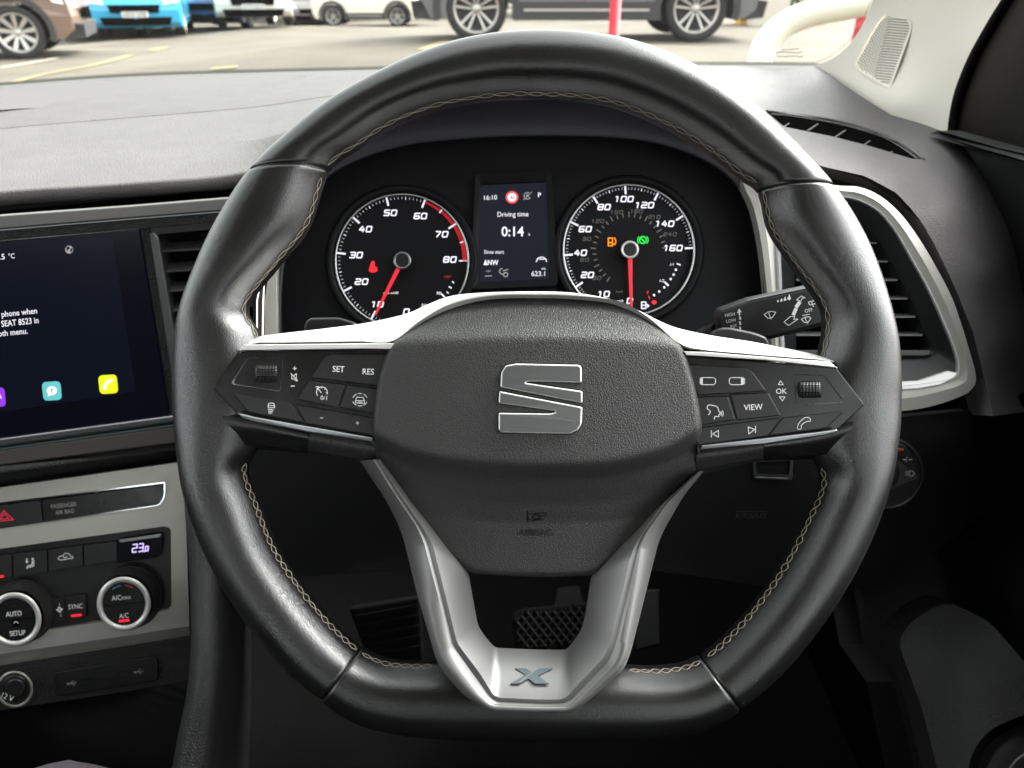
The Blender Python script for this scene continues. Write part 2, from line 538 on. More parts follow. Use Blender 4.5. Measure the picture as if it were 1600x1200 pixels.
# ================================================================ STEERING WHEEL
WD = 0.395
wheel = thing("steering_wheel", "black leather flat-bottomed steering wheel with silver spokes and pale stitching in front of the dials",
              "steering wheel", wp(840, 612, 0.43))
OI = [((840,52),(835,152)),((920,56),(905,155)),((1000,72),(970,168)),((1090,110),(1045,200)),((1170,163),(1105,236)),((1240,228),(1155,275)),
 ((1300,295),(1186,298)),((1345,365),(1202,358)),((1375,440),(1240,415)),((1395,520),(1285,482)),((1402,580),(1283,545)),((1403,632),(1262,600)),
 ((1400,680),(1268,700)),((1387,750),(1284,750)),((1360,830),(1262,808)),((1320,910),(1225,880)),((1270,985),(1180,945)),((1215,1050),(1133,997)),
 ((1153,1102),(1095,1028)),((1110,1128),(1062,1041)),((1060,1143),(1020,1045)),((980,1150),(965,1043)),((840,1152),(840,1040)),((690,1149),(700,1037)),
 ((600,1137),(640,1037)),((545,1117),(600,1032)),((505,1088),(563,1014)),((450,1043),(520,976)),((400,985),(473,920)),((352,915),(430,855)),
 ((316,845),(402,785)),((291,770),(385,735)),((278,690),(402,696)),((273,620),(425,610)),((275,550),(405,524)),((284,490),(386,478)),
 ((305,425),(436,412)),((340,348),(483,352)),((390,272),(513,266)),((450,213),(562,228)),((520,158),(618,193)),((610,108),(685,168)),
 ((690,75),(745,157)),((765,58),(790,152))]
NS = len(OI)
SUB = 8
_o = cat([p[0] for p in OI], SUB, True); _i = cat([p[1] for p in OI], SUB, True)
def rim_oi(u):
    u = (u % NS) * SUB; k = int(u); t = u - k
    a = np.array(_o[k % len(_o)]) * (1 - t) + np.array(_o[(k + 1) % len(_o)]) * t
    b = np.array(_i[k % len(_i)]) * (1 - t) + np.array(_i[(k + 1) % len(_i)]) * t
    return a, b
PROF = cat([(1,0),(.965,.30),(.875,.54),(.72,.745),(.48,.90),(.15,.99),(-.30,.94),(-.58,.78),(-.80,.50),(-.95,.22),(-1,-.05),(-.9,-.5),(-.5,-.9),(0,-1),(.6,-.9),(.93,-.5)], 4, True)
def rim_point(u, q, scale=1.0, lift=0.0, prof=PROF):
    """u station, q position round the section (0..len(PROF))"""
    a, b = rim_oi(u)
    O, I = cp(a[0], a[1], WD), cp(b[0], b[1], WD)
    mid = (O + I) / 2; hw = (O - I).length / 2; dr = (O - I).normalized()
    k = int(q) % len(prof); t = q - int(q)
    p = np.array(prof[k]) * (1 - t) + np.array(prof[(k + 1) % len(prof)]) * t
    th = 0.0165
    uu = u % NS
    # thumb rests swell the section near the upper spokes
    th += 0.0015 * math.exp(-((uu - 8.5) / 1.6) ** 2) + 0.0015 * math.exp(-((uu - 35.5) / 1.6) ** 2)
    return mid + dr * (p[0] * hw * scale + (lift if p[0] > 0 else -lift)) + Vector((0, 0, 1)) * (p[1] * (th * scale + lift))
def wrap(u0, u1, name, mt, label, big=1.0):
    n = int((u1 - u0) * SUB) + 1
    st = [u0 + (u1 - u0) * i / (n - 1) for i in range(n)]
    # extra stations at the seams so the ends roll over
    e = [0.0, .02, .05, .10]
    st = [u0 + x for x in e] + [x for x in st if u0 + .12 < x < u1 - .12] + [u1 - x for x in reversed(e)]
    sc = []
    for x in st:
        d = min(x - u0, u1 - x)
        sc.append(big * (.90 if d < .001 else .955 if d < .03 else .985 if d < .07 else 1.0))
    m = len(PROF); mb = MB(); vs = []
    for x, s_ in zip(st, sc):
        for k in range(m): vs.append(rim_point(x, k, s_))
    fs = [(i * m + k, i * m + (k + 1) % m, (i + 1) * m + (k + 1) % m, (i + 1) * m + k) for i in range(len(st) - 1) for k in range(m)]
    fs += [tuple(range(m)), tuple((len(st) - 1) * m + k for k in range(m))]
    mb.add(vs, fs, smooth=True)
    return mb.build(name, mt, wheel, label=label)
wrap(38.0 - NS, 6.0, "leather_wrap", m_leather, "smooth upper section of the leather rim")
wrap(6.0, 18.0, "leather_wrap", m_leather_perf, "worn right section of the leather rim")
wrap(18.0, 26.0, "leather_wrap", m_leather, "flat bottom section of the leather rim", 1.02)
wrap(26.0, 38.0, "leather_wrap", m_leather_perf, "worn left section of the leather rim")

def stitches(u0, u1, q, pitch_px, width_q, r, name="stitching"):
    mb = MB()
    # arc length along the seam
    us = np.linspace(u0, u1, 400)
    P = [rim_point(u, q) for u in us]
    L = np.r_[0, np.cumsum([(P[i + 1] - P[i]).length for i in range(len(P) - 1)])]
    pitch = pitch_px / F * WD
    n = int(L[-1] / pitch)
    at = lambda s_: float(np.interp(s_, L, us))
    rr = random.Random(3)
    for i in range(n):
        s0, s1 = i * pitch, (i + 1) * pitch
        j = rr.uniform(-.28, .28)
        for sg in (-1, 1):
            pts = []
            for k in range(7):
                t = k / 6
                u = at(s0 + (s1 - s0) * (t + .0))
                off = sg * (math.sin(math.pi * t) * 1.0) * width_q * (1 + j)
                pts.append(rim_point(u, q + off, 1.0, r * (1.0 + .6 * math.sin(math.pi * t))))
            mb.tube(pts, r, 5, caps=False)
        # cross threads
        u = at(s0)
        pts = [rim_point(at(s0 - pitch * .12), q - width_q * .55, 1, r * 1.2), rim_point(u, q, 1, r * 1.9), rim_point(at(s0 + pitch * .12), q + width_q * .55, 1, r * 1.2)]
        mb.tube(pts, r, 5, caps=False)
    return mb.build(name, m_thread, wheel)
stitches(38.1 - NS, 5.9, 36.3, 26, 1.1, .00021)
stitches(6.1, 10.5, 36.5, 21, 1.0, .00022)
stitches(33.9, 37.9, 36.5, 21, 1.0, .00022)
stitches(12.6, 17.9, 36.8, 16, 1.5, .00029)
stitches(26.1, 31.6, 36.8, 15, 1.5, .00028)
stitches(18.1, 20.9, 36.8, 16, 1.4, .00028)
stitches(23.3, 25.9, 36.8, 16, 1.4, .00028)

# ---- leather sleeves of the spokes and the plastic lower covers between them and the centre
def sleeve(name, mt, rws):
    mb = MB()
    for g in ((0, 1, 2), (2, 3)): mb.rows([rws[i] for i in g], 24, sub=4 if len(g) > 2 else 1)
    return mb.build(name, mt, wheel)
mir = lambda rws, f: [[f(*p) for p in r] for r in rws]
sl = [[(345,636,.3800),(400,650,.3835),(440,660,.3855),(481,670,.3865)], [(350,662,.3795),(400,669,.3825),(440,678,.3845),(481,687,.3855)],
      [(360,697,.3860),(400,695,.3880),(440,699,.3905),(481,705,.3935)], [(365,712,.400),(400,704,.404),(440,705,.406),(481,709,.408)]]
sleeve("spoke_sleeve", m_leather, sl)
slr = [[(1335,650,.3800),(1280,668,.3835),(1240,678,.3855),(1194,688,.3865)], [(1330,672,.3795),(1280,686,.3825),(1240,694,.3845),(1194,700,.3855)],
       [(1318,708,.3860),(1270,711,.3880),(1235,713,.3905),(1194,716,.3935)], [(1312,722,.400),(1270,718,.404),(1235,719,.406),(1194,720,.408)]]
sleeve("spoke_sleeve", m_leather, slr)
sleeve("spoke_undercover", m_cover, [[(482,671,.3868),(530,680,.388),(590,690,.389)], [(482,688,.3858),(530,696,.387),(592,706,.388)], [(482,703,.3935),(530,711,.394),(590,722,.395)], [(482,707,.408),(530,716,.408),(598,732,.408)]])
sleeve("spoke_undercover", m_cover, [[(1193,688,.3868),(1150,696,.388),(1090,704,.389)], [(1193,701,.3858),(1150,708,.387),(1088,716,.388)], [(1193,715,.3935),(1150,722,.394),(1088,734,.395)], [(1193,719,.408),(1150,728,.408),(1082,744,.408)]])

# ---- airbag cover
T_ = [(612,535),(640,517),(670,498),(702,479),(725,470),(775,464),(840,462),(905,464),(955,470),(985,480),(1010,496),(1040,518),(1064,539)]
R_ = [(1064,539),(1074,560),(1084,595),(1092,630),(1097,665),(1096,700),(1090,733)]
B_ = [(1090,733),(1062,770),(1030,810),(1000,843),(965,872),(925,899),(860,902),(800,900),(737,896),(700,868),(672,835),(640,792),(612,760),(594,735)]
L_ = [(594,735),(584,705),(582,680),(584,640),(590,598),(600,560),(612,535)]
cover_out = rnd(T_ + R_[1:] + B_[1:] + L_[1:-1], 6, 2)
C1 = cat([(612,535),(700,530),(840,526),(980,530),(1064,540)], 8)
C2 = cat([(583,676),(605,690),(640,704),(690,716),(760,724),(850,727),(940,724),(1000,713),(1050,696),(1097,667)], 8)
def cover_d(x, y):
    y1 = np.interp(x, [p[0] for p in C1], [p[1] for p in C1]); y2 = np.interp(x, [p[0] for p in C2], [p[1] for p in C2])
    d = 0.3735 + ((x - 840) / 260) ** 2 * .0045
    up = y1 - y
    d += (math.log1p(math.exp(np.clip(up / 3.0, -30, 30))) * 3.0) * .00030 - min(max(y - y1, 0), 200) * .0000075
    dn = y - y2
    if dn > -12:
        s_ = math.log1p(math.exp(np.clip(dn / 3.0, -30, 30))) * 3.0
        d += min(s_, 22) * .00042 + max(min(s_, 60) - 22, 0) * .00019 + max(min(s_, 130) - 60, 0) * .00011 + max(s_ - 130, 0) * .00022
    return d
_co = np.array(cover_out)
class Cover:
    n = Vector((0, 0, 1))
    def __call__(s, x, y, off=0.0):
        d = cover_d(x, y)
        e = dist_poly(np.array([[x, y]]), cover_out)[0]
        if e < 9: d += .0035 * (1 - math.sqrt(max(0, 1 - (1 - e / 9) ** 2)))
        return cp(x, y, d - off)
S_cover = Cover()
mb = MB()
mb.patch(cover_out, S_cover, step=4.5, th=.022, extra=[C1[1:-1], C2[1:-1]])
cover = mb.build("airbag_cover", m_cover, wheel)
# emblem, two halves
EU = [(782,605),(783,582),(790,571),(806,568),(905,570),(909,574),(909,598),(826,596),(821,598),(910,611),(910,630)]
EL = [(780,611),(910,636),(909,662),(903,672),(890,678),(784,676),(779,672),(779,645),(860,646),(868,644),(866,642),(779,630)]
for E in (EU, EL):
    mb = MB(); mb.mi = 1
    mb.poly(inset(rnd(E, 2.5, 3), -1.2), S_cover, .0006, -.0003)
    mb.mi = 0
    mb.poly(rnd(E, 2.5, 3), S_cover, .0018, 0, bev=1.6, bevd=.0007)
    mb.mi = 2
    mb.poly(inset(rnd(E, 2.5, 3), 2.0), S_cover, .0004, .0016, bev=.6, bevd=.0002)
    mb.build("emblem_half", [m_silver, m_deep, m_emblem], cover)
S_letters = lambda x, y, off=0: S_cover(x, y, off)
mb = MB()
mb.text("AIRBAG", 837, 832, 10, S_letters, .0005, bold=.012, xs=1.1)
mb.stroke([(824,799),(824,815)], 1.6, S_letters, .0003); mb.stroke([(824,804),(853,801),(853,806),(845,806)], 1.5, S_letters, .0003)
mb.stroke(ell(838,808,6,3.6,12), 1.5, S_letters, .0003, closed=True); mb.stroke([(824,811),(832,813),(848,812)], 1.4, S_letters, .0003)
mb.build("horn_lettering", m_cover_letters, cover)

# ---- bright upper trim above the switches and round the top of the cover
up_top = [(372,548,.3835),(400,528,.390),(432,522,.391),(510,513,.392),(575,504,.392),(635,490,.392),(672,474,.391),(707,462,.389),(760,457,.388),(840,455.5,.388),(900,458,.388),(955,468,.389),(1000,486,.391),(1050,510,.392),(1110,524,.392),(1175,534,.392),(1237,546,.390),(1270,553,.388),(1303,564,.3835)]
up_mid = [(376,546,.3795),(400,536,.3795),(440,535,.380),(510,534,.3805),(560,533,.381),(612,533,.381),(655,502,.384),(702,476,.385),(765,462.5,.386),(840,460.5,.386),(900,462.5,.386),(965,470,.386),(1012,495,.384),(1062,536,.381),(1100,546,.381),(1160,552,.3805),(1230,558,.380),(1270,561,.3795),(1303,565,.3795)]
up_in = [(376,548,.381),(400,538,.381),(440,537,.382),(510,536,.382),(560,535,.382),(616,535,.384),(660,504,.388),(706,482,.389),(765,468,.390),(840,466,.390),(900,468,.390),(960,476,.390),(1008,500,.388),(1060,540,.384),(1100,548,.382),(1160,554,.382),(1230,560,.382),(1270,563,.381),(1303,567,.381)]
mb = MB()
R = [[(x, y, d + .012) for x, y, d in up_top], up_top, [(a[0] * .5 + b[0] * .5, a[1] * .5 + b[1] * .5, a[2] * .42 + b[2] * .58 - .001) for a, b in zip(up_top, up_mid)], up_mid, up_in]
# matched key points: skin station by station
vs = []; Rr = [cat(r, 6) for r in R]; n = len(Rr[0])
for r in Rr: vs += [cp(*p) for p in r]
for g0, g1 in ((0, 1), (1, 3), (3, 4)):
    mb.add(vs[g0 * n:(g1 + 1) * n], [(i * n + j, i * n + j + 1, (i + 1) * n + j + 1, (i + 1) * n + j) for i in range(g1 - g0) for j in range(n - 1)], smooth=True)
mb.build("upper_trim", m_silver, wheel)
for pts in ([(374,548),(385,538.5),(560,536.5),(616,536.5),(612,545.5),(560,545),(379,547.5)], [(1068,549),(1100,550),(1230,560.5),(1296,565),(1309,575),(1200,563),(1072,555)]):
    mb = MB(); mb.poly(rnd(pts, 1), Tps([(372,546,.3785),(616,541,.381),(840,541,.381),(1068,552,.381),(1308,572,.3785),(840,620,.384)]), .003, 0, bev=1.0, bevd=.0006)
    mb.build("trim_strip", m_silver, wheel)
# lower bright strips under the switches
for pts, c in (([(371,645),(400,652),(583,684),(583,691),(480,675),(395,659),(380,654)], None), ([(1308,671),(1280,675),(1096,696),(1095,703),(1195,694),(1290,680),(1303,677)], None)):
    mb = MB(); mb.poly(rnd(pts, 1), Tps([(371,645,.3765),(583,687,.384),(840,700,.385),(1096,699,.384),(1308,672,.3765),(840,500,.385)]), .003, 0, bev=1.6, bevd=.001)
    mb.build("trim_strip", m_dkchrome, wheel)

# ---- switch panels
def thumbwheel(panel, S, x0, y0, x1, y1, name="thumbwheel"):
    mb = MB()
    cx, cy = (x0 + x1) / 2, (y0 + y1) / 2; hw = (x1 - x0) / 2; hh = (y1 - y0) / 2
    nx, ny = 30, 20; vs = []
    H = {}
    for j in range(ny * 2 + 1):
        for i in range(nx * 2 + 1):
            u = -1 + i / nx; v = -1 + j / ny
            e = (1 - abs(u) ** 8) ** .125
            base = .0055 * math.sqrt(max(0, 1 - (v * .98) ** 2)) * (1 - abs(u) ** 10 * .8)
            kn = .00028 * (math.cos(v * 1.35 * math.pi * 6.5) * .5 + .5) * (math.cos(u * math.pi * 8) * .5 + .5)
            vs.append(S(cx + u * hw, cy + v * hh * (1 - .06 * abs(u) ** 6), base + kn))
    w = nx * 2 + 1
    mb.add(vs, [(j * w + i, j * w + i + 1, (j + 1) * w + i + 1, (j + 1) * w + i) for j in range(ny * 2) for i in range(nx * 2)], smooth=True)
    mb.build(name, m_panel, panel)
S_L = plane3((332,607,.3765), (600,545,.3815), (583,690,.3845))
S_R = plane3((1351,632,.3765), (1076,557,.3815), (1094,700,.3845))
def button(panel, S, pts, draw=None, th=.0016, r=2.0, bev=1.6, off=.0):
    mb = MB(); mb.poly(rnd(pts, r, 3), S, th, off, bev=bev, bevd=.0005)
    if draw: mb.mi = 1; draw(mb, lambda x, y, o=0: S(x, y, th + off + .00012))
    return mb.build("button", [m_button, m_print], panel)

m_recess = mat("recess_grey", (.13, .13, .13), .32, metal=.5)
lp = MB()
lp.poly(rnd([(332,607),(377,550),(400,548),(616,548),(612,600),(588,700),(570,687),(372,647)], 2), S_L, .006, -.006, bev=1.5, bevd=.0005)
lp.mi = 1; T = lambda x, y, o=0: S_L(x, y, .00015)
lp.text("+", 460.5, 575.5, 9, T, bold=.0); lp.text("-", 457.5, 601.5, 9, T, xs=1.8, bold=.01)
lp.stroke([(456,587),(459,587),(463,583.5),(463,595.5),(459,592),(456,592)], 1.1, T, closed=True); lp.stroke([(454.5,583.5),(465,595)], 1.2, T)
lpanel = lp.build("switch_panel", [m_panel, m_print], wheel)
# recess round the thumbwheel
mb = MB()
oc = rnd([(360,600),(387,558),(442,560),(438,612)], [6,7,4,4], 5); ic = rnd([(394,597),(396.5,566),(437,568.5),(434.5,600.5)], 3, 5)
mb.frame(oc, ic, S_L, .0004, 0.0, soff=-.0034, inner_drop=.004); mb.poly(ic, S_L, .0005, -.0062)
mb.build("thumbwheel_recess", m_recess, lpanel)
thumbwheel(lpanel, Plane(S_L.n * (S_L.c - .003), S_L.n), 396, 567, 436, 600)
def d_set(mb, T): mb.text("SET", 529, 576.5, 9.2, T, bold=.006, xs=.92, ang=-2); mb.text("RES", 575.5, 580.5, 9.2, T, bold=.006, xs=.92, ang=-2)
button(lpanel, S_L, [(485,590),(508,556),(518,553.5),(618,553),(592,603)], d_set)
def d_cruise(mb, T):
    mb.stroke([(503 + 8.5 * math.cos(a), 613 - 8.5 * math.sin(a)) for a in np.radians(np.linspace(-20, 215, 14))], 1.2, T)
    mb.stroke([(496,606),(502,613.5)], 1.3, T); mb.stroke([(493.5,604.5),(498,604),(495,608)], 1.3, T)
    for a in (0, 45, 90, 135): mb.stroke([(503 + 6 * math.cos(math.radians(a)), 613 - 6 * math.sin(math.radians(a))), (503 + 8 * math.cos(math.radians(a)), 613 - 8 * math.sin(math.radians(a)))], .9, T)
    mb.text("0/1", 506, 621.5, 6.6, T, ang=-4)
button(lpanel, S_L, [(463,624),(483,595),(539,602),(527,637)], d_cruise)
def d_assist(mb, T):
    cx, cy = 562.5, 624.5
    for a0, a1 in ((20, 60), (75, 105), (120, 160), (200, 240), (255, 285), (300, 340)):
        mb.stroke([(cx + 11.5 * math.cos(a), cy - 9.8 * math.sin(a)) for a in np.radians(np.linspace(a0, a1, 6))], 1.1, T)
    mb.stroke([(cx-7,cy+1),(cx-4.5,cy-4),(cx+4.5,cy-3.5),(cx+7,cy+1.5),(cx+7,cy+6),(cx-7,cy+5)], 1.1, T, closed=True); mb.stroke([(cx-7,cy+1.3),(cx+7,cy+1.6)], 1, T)
    mb.stroke([(cx-3,cy+3.5),(cx+3,cy+3.7)], 1.2, T)
button(lpanel, S_L, [(531,637),(542.5,602.5),(602,609),(592,648)], d_assist)
def d_lane(mb, T):
    cx, cy = 424, 633
    mb.stroke([(cx-5,cy),(cx-3.5,cy-3),(cx+3.5,cy-3),(cx+5,cy),(cx+5,cy+4),(cx-5,cy+4)], 1.1, T, closed=True); mb.stroke([(cx-5,cy+.5),(cx+5,cy+.8)], .9, T)
    for k in range(3): mb.stroke([(cx-5+k*.3,cy+7+k*2.6),(cx+3-k,cy+7.2+k*2.6)], 1.1, T)
button(lpanel, S_L, [(363,614),(368,613.5),(455,630),(476,660),(388,644)], d_lane, th=.0008)
def d_pm(mb, T): mb.text("-", 502.5, 651.5, 8, T, xs=1.8, ang=-4); mb.text("+", 558.5, 661, 8, T)
button(lpanel, S_L, [(460,631),(585,653),(592,682),(478,661)], d_pm, th=.0008)

rp = MB()
rp.poly(rnd([(1351,632),(1307,575),(1200,566),(1068,557),(1080,600),(1090,712),(1100,697),(1308,672)], 2), S_R, .006, -.006, bev=1.5, bevd=.0005)
rp.mi = 1; T = lambda x, y, o=0: S_R(x, y, .00015)
rp.text("OK", 1221, 611, 8.2, T, ang=1, bold=.004)
rp.stroke([(1216,601),(1224,601),(1219.5,595)], 1.0, T, closed=True); rp.stroke([(1218,620),(1226.5,620),(1222.5,626.5)], 1.0, T, closed=True)
rpanel = rp.build("switch_panel", [m_panel, m_print], wheel)
mb = MB()
oc = rnd([(1241,585),(1288,586),(1321,629),(1245,633)], [4,7,6,4], 5); ic = rnd([(1244,593),(1285,592),(1286,623),(1247,625)], 3, 5)
mb.frame(oc, ic, S_R, .0004, 0.0, soff=-.0034, inner_drop=.004); mb.poly(ic, S_R, .0005, -.0062)
mb.build("thumbwheel_recess", m_recess, rpanel)
thumbwheel(rpanel, Plane(S_R.n * (S_R.c - .003), S_R.n), 1245.5, 593, 1285.5, 624)
def d_bars(mb, T):
    for x0, fill in ((1094, 0), (1139.5, 1)):
        pts = rnd([(x0,592),(x0+3,590),(x0+21,590),(x0+24,592),(x0+24,599),(x0+21,601),(x0+3,601),(x0,599)], 1)
        mb.stroke(pts, 1.2, T, closed=True)
        xx = x0 + 2 if not fill else x0 + 20.5
        mb.stroke([(xx,591.5),(xx,599.5)], 4.2, T)
button(rpanel, S_R, [(1066,569),(1164,575),(1176,581),(1198,611),(1091,618)], d_bars, r=3)
def d_voice(mb, T):
    mb.stroke(cat([(1107,648),(1110,643),(1105,638),(1107,633),(1114,633.5),(1121,636),(1123,642),(1126,646),(1123,648),(1123,651),(1117,651),(1116,655)], 3), 1.4, T)
    for k, r in enumerate((3, 5.5, 8)): mb.stroke([(1122 + r * math.cos(a), 646 - r * math.sin(a)) for a in np.radians(np.linspace(-35, 35, 6))], 1.2, T)
button(rpanel, S_R, [(1088,621),(1138,619.5),(1149,656),(1092,665)], d_voice)
def d_view(mb, T): mb.text("VIEW", 1177, 636, 9.0, T, ang=3, bold=.006, xs=.95)
button(rpanel, S_R, [(1141.5,616.5),(1201,614),(1220.5,649.5),(1152,656.5)], d_view)
def d_skip(mb, T):
    mb.stroke([(1111.5,672.5),(1111.5,683)], 1.2, T); mb.stroke([(1122.5,672.5),(1122.5,683),(1113.5,678)], 1.2, T, closed=True)
    mb.stroke([(1180.5,665.5),(1180.5,676)], 1.2, T); mb.stroke([(1169,667),(1170,678),(1179,671)], 1.2, T, closed=True)
button(rpanel, S_R, [(1088,668.5),(1221,652.5),(1197,682),(1090,696)], d_skip, th=.0008)
def d_phone(mb, T):
    mb.stroke(cat([(1246,668),(1248,662),(1253,656),(1259,652.5),(1265,653),(1266,658),(1261,658.5),(1256,661),(1252,665),(1252,669.5),(1248,671)], 3, True), 1.1, T, closed=True)
button(rpanel, S_R, [(1223,652.5),(1316,642.5),(1318,644),(1290,670),(1201,681)], d_phone, th=.0008)

# ---- lower silver spoke (a U of brushed plastic)
K = [ # matched key points: left top ... bottom ... right top ; silhouette, ridge, groove, ridge, inner edge
 ([(562,720),(600,776),(620,814),(630,840),(652,930),(682,1032),(692,1050),(725,1087),(765,1112),(840,1114),(893,1114),(915,1099),(975,1046),(986,1018),(1029,847),(1039,825),(1068,775),(1100,736)], .402, .374),
 ([(583,718),(612,765),(650,821),(662,846),(684,930),(706,1018),(714,1032),(740,1068),(768,1100),(840,1103),(889,1103),(908,1085),(957,1036),(966,1012),(1003,850),(1010,832),(1045,784),(1094,736)], .381, .3735),
 ([(588,718),(616,765),(656,824),(668,848),(689,930),(709,1011),(718,1024),(744,1060),(770,1095),(840,1098.5),(886,1098.5),(904,1080),(952,1031),(961,1006),(996,856),(1003,838),(1040,786),(1090,738)], .3825, .375),
 ([(592,718),(622,768),(663,828),(676,850),(696,930),(714,1004),(724,1018),(750,1052),(773,1090),(840,1093),(882,1093),(899,1074),(945,1026),(954,998),(986,868),(994,848),(1034,790),(1086,742)], .3815, .374),
 ([(600,718),(650,790),(705,860),(732,893),(738,930),(747,978),(756,992),(766,1004),(774,1012),(840,1015),(886,1015),(895,1003),(908,986),(914,964),(924,898),(950,870),(1020,800),(1080,745)], .4000, .394),
]
vs = []; rings = []
def ring(keys, d0, d1):
    pts = []
    n = len(keys)
    for i, (x, y) in enumerate(keys):
        t = sst(720, 1060, y)
        pts.append((x, y, d0 * (1 - t) + d1 * t))
    return pts
base = [ring(*k) for k in K]
back_out = [(x, y, d + .014) for x, y, d in base[0]]
sil2 = [tuple(np.array(a) * .45 + np.array(b) * .55 - np.array((0, 0, .0035))) for a, b in zip(base[0], base[1])]
mid_in = [(a[0] * .5 + b[0] * .5, a[1] * .5 + b[1] * .5, a[2] * .62 + b[2] * .38) for a, b in zip(base[3], base[4])]
back_in = [(x, y, d + .014) for x, y, d in base[4]]
seq = [back_out, base[0], sil2, base[1], base[2], base[3], mid_in, base[4], back_in]
Rr = [rnd([tuple(p) for p in r], 12, 4, closed=False) for r in seq]
n = len(Rr[0])
mb = MB()
def strips(mb, Rr, groups):
    """skin between matched curves; each group keeps its own normals, so ridges between groups stay sharp"""
    n = len(Rr[0])
    for g0, g1 in groups:
        vs = [cp(*p) for r in Rr[g0:g1 + 1] for p in r]
        mb.add(vs, [(i * n + j, i * n + j + 1, (i + 1) * n + j + 1, (i + 1) * n + j) for i in range(g1 - g0) for j in range(n - 1)], smooth=True)
strips(mb, Rr, ((0, 3), (3, 4), (4, 5), (5, 7), (7, 8)))
spoke = mb.build("lower_spoke", m_silver_spoke, wheel)
# X mark on the lower spoke
S_X = plane3((775,1090,.3745), (885,1090,.3745), (830,1015,.394))
S_X = Tps([(773,1090,.374),(882,1093,.374),(774,1012,.394),(886,1015,.394),(828,1053,.3838),(810,1053,.3838),(860,1053,.3838)])
X3 = Plane(cp(828, 1053, .3815), (cp(900,1053,.3815)-cp(828,1053,.3815)).cross(cp(828,1015,.3925)-cp(828,1090,.3735)))
mb = MB()
mb.poly([(805,1044),(822,1044),(831,1050),(845,1044),(863,1044),(841,1056),(858,1068),(836,1068),(826,1060),(812,1068),(797,1068),(821,1054)], X3, .0008, -.0004)
mb.build("spoke_mark", mat("mark_blue_grey", (.09, .115, .125), .45, metal=.3), spoke)
mb = MB()
mb.stroke([(836,1047),(812,1066)], 1.6, lambda x, y, o=0: X3(x, y, .0006)); mb.build("spoke_mark", m_silver_spoke, spoke)  # thin silver stroke painted on the X as its highlight

# hub body behind the cover and the arms, so nothing floats
mb = MB()
mb.poly([(420,560),(620,540),(700,480),(980,480),(1070,545),(1270,575),(1290,680),(1100,720),(1000,840),(920,880),(745,880),(680,830),(590,715),(400,670)], flat(.402), .004, 0)
mb.build("hub_body", m_deep, wheel)
# paddles behind the spokes
S_pd = flat(.418)
mb = MB(); mb.poly(rnd([(474,525),(476,506),(484,497),(530,496),(556,504),(566,520),(560,540),(480,545)], 5), S_pd, .006, 0, bev=3, bevd=.0018)
mb.build("shift_paddle", m_black, wheel)
mb = MB(); mb.poly(rnd([(1110,545),(1110,520),(1125,512),(1142,512),(1180,520),(1198,527),(1205,545),(1200,560)], 6), S_pd, .006, 0, bev=3, bevd=.0018)
mb.build("shift_paddle", m_black, wheel)
# steering column shroud
shroud = MB()
shroud.rows([[(640,520,.44),(840,500,.44),(1040,520,.44)], [(640,520,.58),(840,470,.60),(1040,520,.58)]], 20)
shroud.rows([[(640,520,.44),(690,640,.46),(840,700,.46),(990,640,.46),(1040,520,.44)], [(620,560,.60),(690,700,.62),(840,760,.62),(990,700,.62),(1060,560,.60)]], 30)
shroud.build("column_shroud", m_black, None, "black plastic steering column shroud directly behind the wheel hub", "column shroud")

# ================================================================ DASHBOARD
dash = thing("dashboard", "dark grained dashboard running across the car under the windscreen", "dashboard", wp(700, 400, .75))
# left and centre top pad; perforated band at the far edge
def ext(r, k=3.0):
    a, b = r[0], r[1]
    return [tuple(a[i] + (a[i] - b[i]) * k for i in range(3))] + list(r)
far = [(-160,150,.90),(0,134,.93),(200,120,.97),(400,113.5,1.0),(600,109,1.0),(800,105,1.0),(1000,103,.985),(1110,102,.97)]
gr = [(-160,190,.82),(0,173,.85),(200,160,.875),(400,134,.93),(500,113,.98)]
st = [(-160,222,.78),(0,201,.80),(200,184,.82),(400,167,.84),(520,150,.865),(700,140,.88),(900,135,.88),(1110,140,.86)]
far, st = ext(far), ext(st)
mb = MB()
mb.rows([[(x, y - 1, d + .02) for x, y, d in far], far, [(a[0], a[1] * .65 + b[1] * .35, a[2] * .65 + b[2] * .35) for a, b in zip(far, st)],
         [(x, y - 2, d + .003) for x, y, d in st], st], 90, cats=True)
st2 = [(x, y + .4, d + .0004) for x, y, d in st]
r4 = [(-160,272,.66),(0,250,.69),(200,235,.705),(400,218,.72),(520,180,.75),(700,150,.78),(900,142,.78),(1110,160,.76)]
r5 = [(-160,318,.57),(0,297,.60),(200,284,.61),(400,263,.62),(470,205,.60),(600,135,.57),(720,112,.555),(840,106,.55),(960,114,.555),(1110,170,.57)]
r6 = [(x, y + 5, d - .006) for x, y, d in r5]
r7 = [(-160,343,.58),(0,321,.603),(150,310,.61),(300,298,.616),(400,284,.622),(474,222,.602),(602,148,.572),(720,124,.557),(840,118,.552),(960,126,.557),(1108,182,.572)]
r8 = [(x, y + 3, d + .02) for x, y, d in r7]
r4, r5, r7 = ext(r4), ext(r5), ext(r7); r6 = [(x, y + 5, d - .006) for x, y, d in r5]; r8 = [(x, y + 3, d + .02) for x, y, d in r7]
mb.rows([st, st2], 90); mb.rows([st2, r4], 90)
mb.rows([r4, r5, r6, r7, r8], 110)
mb.build("top_pad", m_pad, dash)
mb = MB()
g0 = [(-160,151,.897),(0,138,.922),(200,124.5,.96),(400,117,.99),(480,115.5,.99)]
g1 = [(-160,190,.815),(0,172,.852),(100,167,.868),(200,159,.885),(300,150,.905),(400,136,.94),(478,119,.98)]
mb.rows([[(x, y, d - .004) for x, y, d in g0], [(x, y, d - .004) for x, y, d in g1]], 50)
